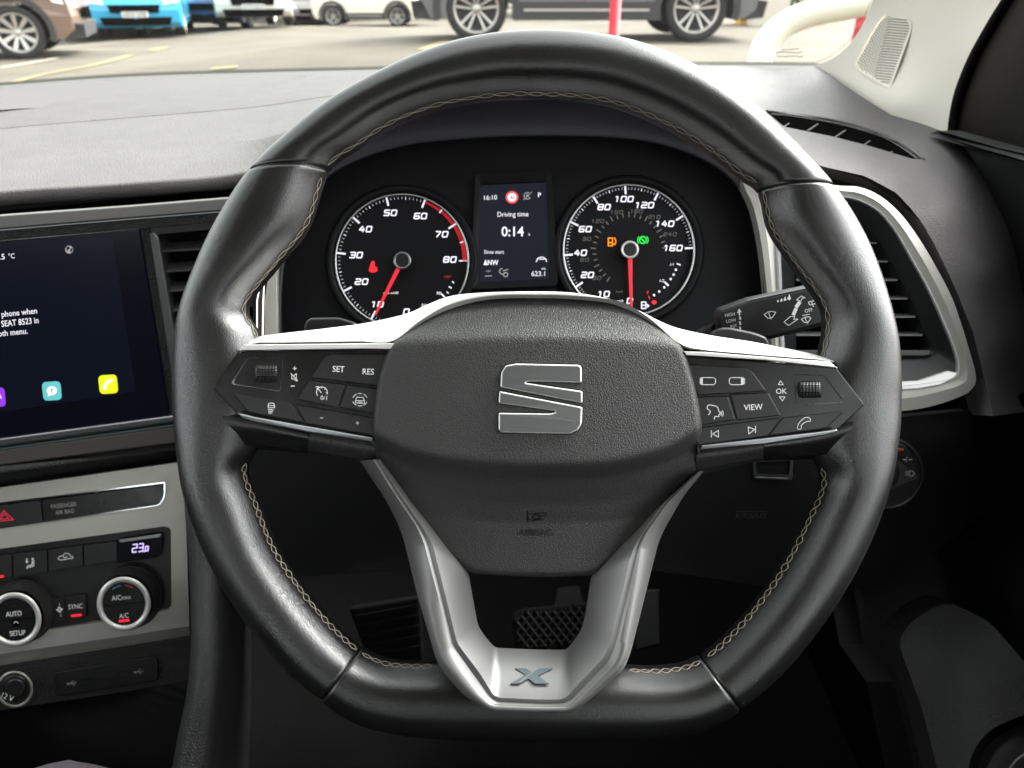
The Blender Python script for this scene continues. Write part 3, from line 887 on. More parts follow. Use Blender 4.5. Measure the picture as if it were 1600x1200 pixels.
mb.rows([[(x, y, d - .004) for x, y, d in g1], [(x, y + .5, d + .004) for x, y, d in g1]], 50)
mb.build("speaker_mesh", m_pad_fine, dash)

# right pad with the slot for the side-window vent
padR = [(1060,102),(1150,102),(1272,103),(1300,120),(1345,150),(1393,180),(1440,193),(1480,207),(1500,222),(1520,235),(1535,262),(1562,300),(1582,332),(1596,370),(1606,420),(1620,520),(1630,640),(1552,650),(1538,590),(1521,521),(1497,460),(1484,431),(1470,402),(1456,374),(1440,348),(1422,324),(1402,304),(1378,289),(1352,277),(1320,268),(1285,261),(1240,235),(1150,175),(1060,130)]
slot = rnd([(1195,173),(1210,175),(1300,188),(1370,208),(1405,223),(1443,249),(1425,248),(1395,239),(1355,227),(1300,213),(1225,198)], 3)
S_pr = Tps([(1060,102,.975),(1150,102,.965),(1272,103,.93),(1393,180,.79),(1480,207,.725),(1200,174,.76),(1300,187,.72),(1300,213,.68),(1443,250,.64),(1240,240,.62),(1285,262,.60),(1350,285,.59),(1400,330,.582),(1440,390,.578),(1480,470,.578),(1515,560,.582),(1520,235,.70),(1562,300,.665),(1590,340,.66),(1606,450,.64),(1630,640,.64),(1150,175,.67),(1060,130,.74),(1480,330,.592),(1540,430,.588),(1350,240,.642),(1430,300,.602),(1560,540,.592)])
mb = MB(); mb.patch(padR, S_pr, holes=[slot], step=9, th=.030)
mb.build("side_pad", m_pad, dash)
mb = MB()
sl_up = [(1196,174),(1210,176),(1300,189),(1370,209),(1405,224),(1440,248)]
mb.tube([S_pr(x, y, .001) for x, y in cat([(1198,173),(1300,187),(1370,206.5),(1408,223),(1444,249)], 8)], .0011, 8)
mb.tube([S_pr(x, y, -.001) for x, y in cat([(1205,178),(1300,191.5),(1368,211),(1400,226),(1434,248)], 8)], .0008, 8)
mb.build("vent_rim", m_pad, dash)
for x, y in ((1233,192),(1270,198),(1313,208),(1357,221),(1397,234)):
    mb = MB(); a = S_pr(x - 10, y + 6, -.002); b = S_pr(x + 7, y - 5, -.002); c = b - Vector((0, .012, .012)); d_ = a - Vector((0, .012, .012))
    mb.add([a, b, c, d_, a + Vector((.0014, 0, 0)), b + Vector((.0014, 0, 0)), c + Vector((.0014, 0, 0)), d_ + Vector((.0014, 0, 0))], [(0,1,2,3),(4,5,6,7),(0,1,5,4),(3,2,6,7)])
    mb.build("vent_fin", m_pad, dash)
mb = MB()
mb.patch(inset(slot, -3), lambda x, y, off=0: S_pr(x, y, -.02), step=12, skirt=False) if False else mb.add([S_pr(x, y, -.005) for x, y in slot], [tuple(range(len(slot)))])
mb.build("vent_duct", m_deep, dash)  # flat black sheet just under the slot, standing in for the duct's darkness
# body of the dashboard behind everything
S_db = Tps([(-700,440,.62),(-700,1160,.66),(-100,340,.70),(400,300,.72),(800,230,.74),(1200,260,.74),(1600,420,.72),(-100,800,.72),(400,850,.72),(800,880,.72),(1200,880,.72),(1640,800,.72),(-100,1100,.76),(400,900,.72)])
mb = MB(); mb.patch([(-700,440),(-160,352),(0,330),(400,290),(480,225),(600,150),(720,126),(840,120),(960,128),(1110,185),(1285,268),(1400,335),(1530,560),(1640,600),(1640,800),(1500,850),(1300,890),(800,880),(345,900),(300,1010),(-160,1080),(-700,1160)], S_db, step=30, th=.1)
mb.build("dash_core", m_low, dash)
# knee panel under the column, with the fuse lid and faint marks
S_kn = Tps([(345,560,.66),(345,850,.62),(800,520,.66),(800,700,.63),(800,880,.64),(1200,560,.655),(1250,700,.61),(1300,880,.62),(1500,680,.60),(1560,660,.61),(1480,800,.63),(1100,900,.64),(600,900,.64),(1640,700,.63)])
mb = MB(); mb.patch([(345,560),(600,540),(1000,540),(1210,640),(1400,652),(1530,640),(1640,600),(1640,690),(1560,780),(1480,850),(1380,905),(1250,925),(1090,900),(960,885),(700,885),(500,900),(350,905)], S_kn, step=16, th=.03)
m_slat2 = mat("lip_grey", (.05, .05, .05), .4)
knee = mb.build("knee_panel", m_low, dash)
mb = MB(); mb.frame(rnd([(1176,718),(1240,716),(1238,750),(1178,748)], 4), rnd([(1181,722),(1235,720),(1233,742),(1183,741)], 3), S_kn, .002, 0)
mb.build("coin_tray", m_black, knee)
mb = MB(); mb.tube([S_kn(x, y, .004) for x, y in [(1181,745.5),(1200,746.5),(1232,747.5)]], .0007, 8); mb.build("tray_lip", m_slat2, knee)
mb = MB(); mb.text("AIRBAG", 1172, 806, 7, S_kn, .0004, xs=1.4); mb.stroke([(1150,799),(1198,799)], 1.2, S_kn, .0004); mb.build("knee_mark", m_black, knee)
# metal strip and bezel above the screen and centre vent
h_dir = Vector((5.95, .736, -1)); v_dir = Vector((0, -2.755, -1))
P_scr = Plane(cp(240, 500, .62), h_dir.cross(v_dir))
Q_scr = lambda x, y: None
mb = MB(); mb.poly([(-160,354),(0,337),(200,322.5),(400,306),(400,325),(200,341),(0,358),(-160,373)], P_scr, .010, .012, bev=2, bevd=.001)
mb.build("trim_bar", m_silver_mat if False else mat("smoked_metal", (.16,.155,.15), .38, metal=.6), dash)
mb = MB(); mb.poly([(-160,374),(0,358.6),(200,341.8),(400,325.8),(400,327.4),(200,343.4),(0,360.2),(-160,375.6)], P_scr, .006, .012)
mb.build("trim_line", m_dkchrome, dash)

# ================================================================ INFOTAINMENT SCREEN
scr = thing("infotainment_screen", "wide glossy touch screen with blue-black menu left of the wheel", "touch screen", M @ P_scr(100, 660, -.01))
mb = MB()
mb.poly(rnd([(-160,376),(0,361),(345,330),(345,346),(232,357),(218,357.5),(0,375.5),(-160,390)], 1), P_scr, .010, .004, bev=1, bevd=.0006)
mb.build("screen_bezel", m_dash_dark, scr)
mb = MB()
scr_o = [(-160,391),(217,358),(264,650),(-160,704)]
mb.poly(scr_o, P_scr, .008, 0, bev=.8, bevd=.0004)
glass = mb.build("screen_glass", m_screen, scr)
mb = MB(); mb.poly([(-160,384),(176,371),(212,612),(-160,668)], P_scr, .0003, .0080)
disp = mb.build("display_area", m_screen_lit, glass)
TS = lambda x, y, o=0: P_scr(x, y, .0086)
mb = MB()
mb.text(".5", 3.5, 401, 8.5, TS, ang=5, bold=.01); mb.text("°C", 18, 400, 7.5, TS, ang=5, xs=.9)
mb.build("outside_temperature", m_white_e, glass); mb = MB()
mb.text("phone when", 30.0, 488, 9.0, TS, ang=6, bold=.004, xs=.88)
mb.text("SEAT 8523 in", 31, 503, 9.4, TS, ang=6, bold=.004, xs=.80)
mb.text("oth menu.", 20, 519, 9.0, TS, ang=6, bold=.004, xs=.88)
mb.build("screen_text", m_white_e, glass)
mb = MB(); mb.add([TS(*p) for p in ell(108, 390, 6.2, 6.2, 20)], [tuple(range(20))]); g_ = mb.build("globe_icon", m_white_d, glass)
mb = MB(); T2 = lambda x, y, o=0: P_scr(x, y, .0089)
mb.add([T2(*p) for p in [(104,386),(108,385),(109,388),(106,391),(104,393)]], [(0,1,2,3,4)]); mb.add([T2(*p) for p in [(110,389),(113,387),(113,392),(110,395)]], [(0,1,2,3)])
mb.build("globe_icon", m_screen, glass)
def icon(cx, cy, s, col, draw=None, ang=6):
    mt = mat("icon_colour", col, .4, emit=col, est=.75 * EM)
    mb = MB()
    a = math.radians(ang); ca, sa = math.cos(a), math.sin(a)
    pts = rnd([(cx + x * ca + y * sa * 1, cy - x * sa * .6 + y) for x, y in ((-s,-s),(s,-s),(s,s),(-s,s))], s * .5, 5)
    mb.poly(pts, P_scr, .0006, .0080)
    if draw: mb.mi = 1; draw(mb, lambda x, y, o=0: P_scr(x, y, .0090))
    mb.build("app_icon", [mt, m_white_e, mt], glass)
def d_tel(mb, T):
    p = cat([(161,606),(162,601),(166,596),(171,592.5),(176,592.5),(176,596.5),(172.5,597),(169,600),(167,603),(167,607.5),(163,609)], 3, True)
    mb.add([T(*q) for q in p], [tuple(t) for t in tessellate_polygon([[Vector((q[0], q[1], 0)) for q in p]])])
icon(169, 600.5, 14.5, (.62, .66, .01), d_tel)
def d_q(mb, T):
    mb.add([T(*q) for q in ell(81, 610.5, 8, 7, 20)], [tuple(range(20))]); mb.add([T(*q) for q in ((75,614),(74.5,620),(81,617))], [(0,1,2)])
icon(81, 611, 14.5, (.10, .40, .40), d_q)
mb = MB(); mb.text("?", 81, 611, 7.5, lambda x, y, o=0: P_scr(x, y, .0093), ang=4, bold=.01); mb.build("icon_sign", m_screen, glass)
icon(-7, 621, 15, (.22, .03, .55))
mb = MB(); mb.stroke([(-2,622),(0,617.5),(2,622.5)], 1.4, lambda x, y, o=0: P_scr(x, y, .0093)); mb.build("icon_sign", m_white_e, glass)
# side post between screen and vent, lower metal strips
mb = MB(); mb.poly([(219,357.5),(234,356),(281,655),(266.5,650)], P_scr, .007, .0, bev=.8, bevd=.0005)
mb.build("side_post", m_dash_dark, scr)
mb = MB(); mb.poly([(-160,706),(0,684.5),(276,647.5),(278,659),(0,698),(-160,719)], P_scr, .010, 0, bev=3, bevd=.003)
mb.build("lower_strip", m_dkchrome, scr)
mb = MB(); mb.poly([(-160,721),(0,700.5),(278,662),(279,664.5),(0,703),(-160,723.5)], P_scr, .006, 0); mb.build("lower_line", mat("teal_edge", (.20,.30,.28), .3, metal=.5), scr)
mb = MB(); mb.poly([(-160,725),(0,704),(279,666),(282,691),(0,727),(-160,748)], P_scr, .008, 0, bev=2, bevd=.001)
mb.build("lower_band", mat("brown_metal", (.11,.10,.095), .45, metal=.4), scr)
# grained ledge under it belongs to the dashboard
mb = MB(); mb.rows([[(-160,747,.60),(0,727,.628),(282,691,.672),(330,684,.68)], [(-160,752,.594),(0,733,.620),(282,697,.664),(330,690,.672)], [(-160,762,.596),(0,742,.622),(282,704,.665),(330,697,.673)], [(-160,783,.64),(0,763,.66),(282,724,.70),(330,717,.71)]], 30, cats=False)
mb.build("lower_ledge", m_dash_dark, dash)

# ================================================================ CENTRE AIR VENT
S_v = Plane(P_scr(290, 450), P_scr.n)
m_slat = mat("slat_plastic", (.045,.044,.044), .45)
vent = thing("air_vent", "black slatted air vent between the touch screen and the wheel rim", "air vent", M @ S_v(290, 560, -.03))
mb = MB()
fo = [(235,355),(345,346),(405,342),(405,660),(283,656)]; fi = [(247,366),(345,357),(395,353),(395,640),(293,640)]
mb.frame(fo, fi, S_v, .010, .001, inner_drop=.03)
mb.build("vent_frame", m_black, vent)
mb = MB(); mb.poly(rnd([(233,364),(240,362),(247,370),(292,640),(284,652),(277,640)], 3), S_v, .004, .011, bev=2, bevd=.0015)
mb.build("vent_edge", mat("vent_edge_grey", (.08,.08,.08), .35, metal=.3), vent)
mb = MB(); mb.poly([(236,356),(405,342),(405,655),(286,655)], S_v, .001, -.032); mb.build("vent_duct", m_deep, vent)
for k, y in enumerate((392, 423.5, 454, 485, 516, 546, 577, 607)):
    x0 = 249.5 + (y - 392) * .166
    mb = MB()
    A = S_v(x0, y, .004); B = S_v(400, y - 9, .004); up = S_v(x0 + 4, y - 13, -.012); up2 = S_v(400, y - 22, -.012)
    dn = Vector((0, -.0012, 0))
    mb.add([A, B, up2, up, A + dn, B + dn, up2 + dn, up + dn], [(0,1,2,3),(7,6,5,4),(0,4,5,1),(3,7,4,0)])
    mb.build("vent_slat", m_slat, vent)

# ================================================================ CLIMATE PANEL
P_cl = Plane(P_scr(283, 725, -.004), h_dir.cross(Vector((0, -8.5, -1))))
clim = thing("climate_panel", "satin metal climate control panel with two dials and small buttons", "climate controls", M @ P_cl(200, 1030, -.01))
face = [(-160,783),(0,762),(283,722),(290,800),(297,995),(200,1009),(0,1040),(-160,1064)]
strip_h = rnd([(-170,812),(0,785),(253,753.5),(258,753),(258,776),(250,790),(0,826),(-170,850)], [0,0,2,2,10,10,0,0], 5)
rec_h = rnd([(-170,880),(0,857.5),(258,822),(267,826),(268,946),(262,953),(240,957),(140,975),(0,998),(-170,1020)], [0,0,5,6,6,5,8,8,0,0], 4)
mb = MB()
face2 = [(-175,785),(0,762),(283,722),(287,760),(290,800),(296,978),(200,993),(0,1022),(-175,1048)]
mb.patch(face2, P_cl, holes=[strip_h[:], rec_h[:]], step=40, th=.006, smooth=False)
a = [(-175,1048),(0,1022),(200,993),(296,978)]; b = [(-175,1068),(0,1040),(200,1011),(297,996)]
vs = [P_cl(*p) for p in a] + [P_cl(p[0], p[1], -.006) for p in b]
mb.add(vs, [(i, i + 1, 5 + i, 4 + i) for i in range(3)], smooth=False)
mb.build("faceplate", m_silver_mat, clim)
mb = MB()
so = strip_h; si = inset(strip_h, 3.0)
mb.frame(so, inset(strip_h, 1.8), P_cl, .002, -.001); mb.build("chrome_edge", m_chrome, clim)
mb = MB(); mb.poly([(-160,813),(0,789),(63,781),(67,817),(0,824),(-160,846)], P_cl, .004, -.0045, bev=1, bevd=.0004)
mb.mi = 1
T = lambda x, y, o=0: P_cl(x, y, .0001)
mb.stroke([(-5,815),(21,812),(6,798)], 1.5, T, closed=True); mb.stroke([(1,811.5),(14,810),(6.5,802.5)], 1.3, T, closed=True)
mb.build("hazard_button", [m_button, mat("hazard_red", (.7,.03,.06), .5, emit=(.7,.03,.06), est=.25 * EM)], clim)
mb = MB(); mb.poly([(64.5,781),(252,757),(256,757),(255,776),(249,787),(68.5,815.5)], P_cl, .004, -.0045, bev=1, bevd=.0004)
mb.mi = 1
mb.text("PASSENGER", 99.5, 789.5, 6.4, T, ang=6, bold=.006, xs=.85); mb.text("AIR BAG", 101, 799.5, 6.4, T, ang=6, bold=.006, xs=.85)
mb.build("airbag_indicator", [m_panel, m_print_dim], clim)
mb = MB(); mb.poly(rec_h, P_cl, .001, -.006)
for x0, x1, w_ in ((-160, 18, 0), (20, 73, 0), (75, 129, 0), (131, 182, 0)):
    f0 = lambda x: 868 - (x) * .122; f1 = lambda x: 905 - x * .158
    mb.poly([(x0, f0(x0)), (x1, f0(x1)), (x1 + 1, f1(x1)), (x0 + 1, f1(x0))], P_cl, .004, -.005, bev=.8, bevd=.0004)
mb.mi = 1; T = lambda x, y, o=0: P_cl(x, y, -.0008)
# seated figure with arrow, and car with air loop
mb.stroke([(51,873),(51,874.5)], 3, T); mb.stroke([(51,877),(50,883),(44,884.5),(42,888)], 2.0, T); mb.stroke([(53,876),(53,884),(46,887)], 1.2, T)
mb.stroke([(42,873),(42,878)], 1.8, T); mb.add([T(*p) for p in ((39.5,877),(44.5,877),(42,880.5))], [(0,1,2)])
mb.stroke(cat([(91,873),(93,869.5),(98,868.5),(101,865),(107,865),(110,868.5),(114,870),(113,872.5),(109,872.5),(96,875)], 3, True), 1.1, T, closed=True)
mb.stroke([(99,869.5),(101,872),(105,869.5)], 1.1, T)
mb.build("button_row", [m_button, m_print], clim)
mb = MB(); mb.poly(rnd([(183,846),(250,833),(255,837),(252,866),(247,871),(183,880)], 3), P_cl, .004, -.005, bev=.8, bevd=.0004)
mb.build("temperature_window", m_gloss, clim)
mb = MB(); mb.poly([(186,843.5),(252,834),(249,839),(188,847.5)], P_cl, .001, -.0005); mb.build("window_edge", m_dkchrome, clim)
mb = MB(); T = lambda x, y, o=0: P_cl(x, y, -.0005)
def seg(mb, ch, x, y, w, h, T):
    on = {'2':'abged','3':'abgcd','0':'abcdef'}[ch]; s_ = -.12 * w
    P_ = {'a':((0,0),(1,0)),'b':((1,0),(1,.5)),'c':((1,.5),(1,1)),'d':((0,1),(1,1)),'e':((0,.5),(0,1)),'f':((0,0),(0,.5)),'g':((0,.5),(1,.5))}
    for k in on:
        (a0, b0), (a1, b1) = P_[k]; g = .08
        dx, dy = a1 - a0, b1 - b0
        mb.stroke([(x + (a0 + dx * g) * w + s_ * (b0), y + (b0 + dy * g) * h - (a0) * w * .12), (x + (a1 - dx * g) * w + s_ * b1, y + (b1 - dy * g) * h - a1 * w * .12)], 1.9, T)
seg(mb, '2', 207.5, 851, 7, 12, T); seg(mb, '3', 217.5, 850, 6.5, 12, T); seg(mb, '0', 227.5, 854, 4.2, 7, T); mb.stroke([(225.2,861),(225.2,862.5)], 1.6, T)
mb.build("temperature_digits", mat("lilac_digits", (.3,.25,.4), .5, emit=(.62,.50,1.0), est=1.0 * EM), clim)
def led(x, y, w, h, par, off=.0004, ang=8):
    mb = MB(); T = lambda x_, y_, o=0: P_cl(x_, y_, off)
    mb.stroke([(x - w / 2, y + w / 2 * .12), (x + w / 2, y - w / 2 * .12)], h, T); mb.build("indicator_light", m_red_e, par)
led(1, 901, 8, 3.4, clim, -.0006)
# sync and fan buttons
mb = MB(); mb.poly(rnd([(78,937),(134,927.5),(135,963),(131,967),(82,974)], 4), P_cl, .004, -.005, bev=1, bevd=.0004)
mb.mi = 1; T = lambda x, y, o=0: P_cl(x, y, -.0008)
mb.text("SYNC", 118, 947.5, 7.4, T, ang=5, bold=.004, xs=.86)
for a in (10, 100, 190, 280):
    x, y = 93 + 3 * math.cos(math.radians(a)), 952.5 - 3 * math.sin(math.radians(a)); mb.add([T(*p) for p in ell(x, y, 2.4, 1.8, 10, math.radians(a))], [tuple(range(10))])
mb.stroke([(93,943),(93,946)], 1, T); mb.stroke([(95,960),(95,963)], 1, T)
mb.mi = 2; mb.stroke([(101,935.5),(103,968)], .9, T)
mb.build("sync_button", [m_button, m_print, m_deep], clim)
led(119.5, 961.5, 14, 3.6, clim, -.0006)
def knob(cx, cy, bx, by, kind):
    """dial: knurled skirt, bright ring, flat face"""
    mb = MB()
    prof = [(49, -.006), (49, .002), (47.5, .003)]
    mb.turn(prof, P_cl, bx, by, n=60)
    # knurled barrel from base towards the face
    n = 200; vs = []
    R_ = [(bx, by, 45.5, .003), (bx * .55 + cx * .45, by * .55 + cy * .45, 44.5, .010), (cx * .85 + bx * .15, cy * .85 + by * .15, 43.5, .0155)]
    for (x, y, r, h) in R_:
        for k in range(n):
            rr = r + (.9 if k % 2 else 0); q = 2 * math.pi * k / n
            vs.append(P_cl(x + rr * math.cos(q), y - rr * math.sin(q), h))
    mb.add(vs, [(i * n + k, i * n + (k + 1) % n, (i + 1) * n + (k + 1) % n, (i + 1) * n + k) for i in range(2) for k in range(n)], smooth=False)
    body = mb.build("dial_knob", m_button, clim)
    mb = MB(); mb.turn([(42.5, .0150), (42.5, .0165), (41, .0178), (37.5, .0182), (34.2, .0170), (33.2, .0150)], P_cl, cx, cy, n=80); mb.build("dial_ring", m_silver, body)
    mb = MB(); mb.turn([(33.4, .0150), (33.4, .0160), (32.5, .0163)], P_cl, cx, cy, n=64)
    mb.mi = 2; T = lambda x, y, o=0: P_cl(x, y, .0165)
    mb.stroke([(cx - 33, cy + 3), (cx + 33, cy - 3)], .9, T)
    mb.mi = 1
    if kind == 'ac':
        mb.text("A/C", cx - 11.5, cy - 9.5, 7.6, T, ang=5, xs=.85, bold=.004); mb.text("MAX", cx + 4, cy - 9.5, 5, T, ang=5, xs=.95); mb.text("A/C", cx, cy + 18.5, 7.4, T, ang=5, xs=.85, bold=.004)
    else:
        mb.text("AUTO", cx - 1, cy - 9, 7.6, T, ang=5, xs=.82, bold=.004); mb.text("SETUP", cx + 5, cy + 21, 7.6, T, ang=5, xs=.82, bold=.004)
        mb.mi = 2; mb.add([T(*p) for p in ell(cx + 2, cy + 5.5, 7, 6.5, 20)], [tuple(range(20))]); mb.mi = 1
        mb.stroke([(cx - 1, cy + 6), (cx + 1, cy + 3.5), (cx + 4, cy + 3.5), (cx + 6, cy + 6)], 1.1, lambda x, y, o=0: P_cl(x, y, .0168))
    f = mb.build("dial_face", [m_panel, m_print, m_deep], body)
    if kind == 'ac':
        mb = MB(); T = lambda x, y, o=0: P_cl(x, y, .0167); mb.stroke([(cx + 1.5 - 8, cy + 27), (cx + 1.5 + 6, cy + 25.5)], 3.8, T); mb.build("indicator_light", m_red_e, body)
        mb = MB(); mb.stroke([(cx + 29 * math.cos(a), cy - 29 * math.sin(a)) for a in np.radians((60, 70, 80, 85))], 1.8, T); mb.build("dial_mark", mat("warm_mark", (.35,.05,.05), .5), body)
        mb = MB(); mb.stroke([(cx + 29 * math.cos(a), cy - 29 * math.sin(a)) for a in np.radians((100, 110, 120, 128))], 1.8, T); mb.build("dial_mark", mat("cool_mark", (.08,.16,.32), .5), body)
knob(193.5, 943.5, 204, 933, 'ac')
knob(22.5, 968, 36, 955, 'auto')

# ================================================================ SOCKETS AND CONSOLE
S_ct = Tps([(-100,1060,.66),(100,1040,.672),(300,1000,.685),(-100,1120,.665),(100,1105,.68),(300,1070,.69),(0,1110,.672)])
cons = thing("centre_console", "black centre console side and storage cavity below the climate panel", "console", M @ S_ct(200, 1190, -.02))
mb = MB(); mb.patch([(-160,1067),(0,1041),(200,1012),(297,997),(298,1062),(200,1080),(0,1110),(-160,1135)], S_ct, step=14, th=.02)
mb.build("socket_panel", m_dash_dark, cons)
S_cv = Tps([(-100,1120,.80),(300,1050,.84),(-100,1220,.72),(300,1220,.76),(150,1150,.80)])
mb = MB(); mb.patch([(-170,1100),(310,1040),(310,1240),(-170,1240)], S_cv, step=20, th=.02); mb.build("storage_tray", mat("ribbed_mat", (.004,.004,.004), .6, spec=.15, bump=[('ribs', 80, .3, .001)]), cons)
# side of the console, going down to the floor
sd = [[(284,655,.66),(281,700,.66),(285,740,.655),(289,800,.65),(296,900,.63),(298,1000,.60),(292,1080,.58),(278,1150,.57),(262,1240,.555)],
      [(288,655,.645),(285,700,.645),(290,740,.64),(296,800,.632),(304,900,.612),(307,1000,.582),(302,1080,.564),(288,1150,.553),(272,1240,.54)],
      [(300,655,.64),(300,700,.64),(306,740,.635),(314,800,.627),(324,900,.607),(326,1000,.578),(320,1080,.56),(308,1150,.55),(294,1240,.537)],
      [(320,655,.66),(325,700,.66),(332,740,.66),(342,800,.655),(350,900,.635),(352,1000,.61),(348,1080,.595),(340,1150,.585),(330,1240,.575)],
      [(360,655,.80),(365,700,.80),(372,740,.82),(380,800,.84),(388,900,.85),(392,1000,.86),(392,1080,.86),(390,1150,.86),(385,1240,.86)]]
mb = MB(); mb.rows([[p for p in r] for r in sd], 50)
mb.build("console_side", m_dash_dark, cons)
mb = MB(); mb.tube([cp(x, y, d) for x, y, d in cat([(296,1085,.575),(288,1130,.572),(276,1180,.568),(262,1235,.56)], 6)], .0010, 8); mb.build("console_trim", m_silver, cons)
usb = None
mb = MB(); mb.poly(rnd([(86,1051),(240,1025),(247,1032),(247,1060),(240,1065),(92,1088),(86,1083)], 4), S_ct, .002, .0005, bev=1.5, bevd=.0006)
mb.mi = 1
for cx, cy in ((136, 1063), (193, 1054)):
    p = rnd([(cx-10,cy-3.5),(cx+10,cy-6.5),(cx+10,cy+3.5),(cx-10,cy+6.5)], 4, 4); mb.frame(p, inset(p, 2), S_ct, .0010, .0022)
mb.mi = 2
T = lambda x, y, o=0: S_ct(x, y, .0028)
for cx, cy in ((112.5, 1067.5), (217, 1049.5)):
    mb.stroke([(cx-6,cy+1),(cx+7,cy-1)], 1.1, T); mb.stroke([(cx-2,cy),(cx+1,cy-3.5),(cx+3,cy-3.5)], 1, T); mb.stroke([(cx-1,cy),(cx+2,cy+3),(cx+4,cy+2.5)], 1, T); mb.add([T(*p) for p in ell(cx - 6, cy + 1, 2, 2, 8)], [tuple(range(8))])
mb.build("usb_port_plate", [m_black, m_button, m_print_dim], None, "thin black plate with two USB ports below the climate dials", "usb ports")
sk = thing("power_socket", "round 12 volt power socket with pale ring in the lower left corner", "power socket", M @ S_ct(25, 1090, 0))
mb = MB(); mb.turn([(29, -.002), (29, .003), (27.5, .004), (25, .004), (24, .002)], S_ct, 23, 1077, n=48, cap=False); mb.build("socket_ring", m_silver_mat, sk)
mb = MB(); mb.turn([(24.5, 0), (24, .003), (20, .0045)], S_ct, 23, 1077, n=48); mb.turn([(17, .004), (16, .009), (13, .010)], S_ct, 24, 1076, n=40)
mb.mi = 1; mb.text("12 V", 12, 1089, 8.5, lambda x, y, o=0: S_ct(x, y, .0108), ang=-22, bold=.004, xs=.9)
mb.build("socket_lid", [m_black, m_print], sk)
# gear lever top in the corner
mb = MB(); mb.rows([[(105,1188,.50),(108,1187,.50),(112,1188,.50)], [(60,1200,.49),(105,1189,.49),(160,1200,.49)], [(20,1215,.47),(105,1193,.465),(210,1212,.47)], [(0,1260,.46),(105,1230,.44),(240,1260,.46)], [(-20,1330,.47),(105,1330,.44),(260,1330,.47)]], 30, sub=5)
mb.build("gear_lever", m_cloth, None, "dark rounded gear lever top cropped by the lower left edge", "gear lever")

# ================================================================ INSTRUMENT CLUSTER
DC = .634
S_c = flat(DC)
clu = thing("instrument_cluster", "dark instrument cluster with two round dials and a small screen behind the wheel", "instrument cluster", M @ cp(810, 540, DC))
cont = [(434,550,.612),(433,470,.612),(440,400,.612),(462,328,.612),(510,270,.612),(600,230,.612),(700,214,.612),(840,207,.612),(1000,214,.612),(1100,244,.612),(1158,288,.612),(1184,350,.612),(1195,420,.612),(1202,550,.612)]
outr = [(428,550,.609),(427,470,.609),(431,400,.606),(430,330,.60),(452,255,.590),(500,200,.580),(602,149,.572),(720,127,.562),(840,121,.557),(960,129,.562),(1106,186,.577),(1158,245,.597),(1176,300,.607),(1189,360,.609),(1199,420,.609),(1206,550,.609)]
i1 = [(x + (818 - x) * .012, y + (420 - y) * .02, .6105) for x, y, d in cont]
i2 = [(x + (818 - x) * .020, y + (420 - y) * .03, .6345) for x, y, d in cont]
mb = MB(); mb.rows([outr, [tuple(np.array(resample(cat(outr, 4), 14)[k]) * .5 + np.array(resample(cat(cont, 4), 14)[k]) * .5 + np.array((0, 0, .003))) for k in range(14)], cont, i1, i2], 90)
mb.build("hood", m_hood, clu)
mb = MB(); mb.poly([(x, y) for x, y, d in cont], S_c, .01, -.0101); mb.build("back_panel", m_dial, clu)
def arc(cx, cy, r, a0, a1, n=24, ry=None):
    return [(cx + r * math.cos(a), cy - (ry or r) * math.sin(a)) for a in np.radians(np.linspace(a0, a1, n))]
def gauge(name, label, cx, cy, r, ring_w):
    g = clu
    mb = MB(); mb.turn([(r + 15, 0.0), (r + 13, .006), (r + 9, .008), (r + 3, .006), (r + .5, .0005)], S_c, cx, cy, n=96)
    pod = mb.build(name, m_dial, g, label=label)
    mb = MB(); mb.turn([(r + 1, .0035), (r, .0052), (r - ring_w, .0052), (r - ring_w - 1, .0035), (r - ring_w - 1, .0007)], S_c, cx, cy, n=96, cap=False); mb.v and mb.build("dial_ring", m_dialtrim, pod)
    return pod
GL = (628, 407.5, 105.0); GR = (982.5, 391, 103.5)
tac = gauge("rev_counter", "left dial numbered 0 to 80 with a red zone", *GL, 2.0)
spd = gauge("speedometer", "right dial numbered 0 to 160 with orange and green warning lights", *GR, 2.2)
T = lambda x, y, o=0: S_c(x, y, .0012 + o * 0)
T3 = lambda x, y, o=0: S_c(x, y, .0015)
def tick(mb, cx, cy, a, r0, r1, w, T=T):
    a = math.radians(a); mb.stroke([(cx + r0 * math.cos(a), cy - r0 * math.sin(a)), (cx + r1 * math.cos(a), cy - r1 * math.sin(a))], w, T)
NUM = {'0': [[(0,0),(1,0),(1,1),(0,1),(0,0)]], '1': [[(.25,.12),(.62,0),(.62,1)]], '2': [[(0,0),(1,0),(1,.5),(0,.5),(0,1),(1,1)]], '3': [[(0,0),(1,0),(1,1),(0,1)],[(.25,.5),(1,.5)]],
       '4': [[(.55,0),(0,.66),(1,.66)],[(.78,.3),(.78,1)]], '5': [[(1,0),(0,0),(0,.48),(1,.48),(1,1),(0,1)]], '6': [[(1,0),(0,0),(0,1),(1,1),(1,.5),(0,.5)]], '7': [[(0,0),(1,0),(.35,1)]],
       '8': [[(0,0),(1,0),(1,1),(0,1),(0,0)],[(0,.5),(1,.5)]], '9': [[(1,.5),(0,.5),(0,0),(1,0),(1,1),(0,1)]]}
def num(mb, s_, cx, cy, h, w, T, asp=.92, gap=.42, shear=.22):
    """square italic dial numerals"""
    W_ = h * asp; n = len(s_); widths = [W_ * (.62 if c == '1' else 1) for c in s_]; tot = sum(widths) + h * gap * (n - 1)
    x = cx - tot / 2
    for c, wd in zip(s_, widths):
        for pl in NUM[c]:
            p = [(x + (a * W_ - (W_ * .38 if c == '1' else 0)) + (.5 - b) * h * shear, cy + (b - .5) * h) for a, b in pl]
            closed_ = p[0] == p[-1]
            mb.stroke(rnd(p[:-1] if closed_ else p, h * .2, 3, closed=closed_), w, T, closed=closed_)
        x += wd + h * gap
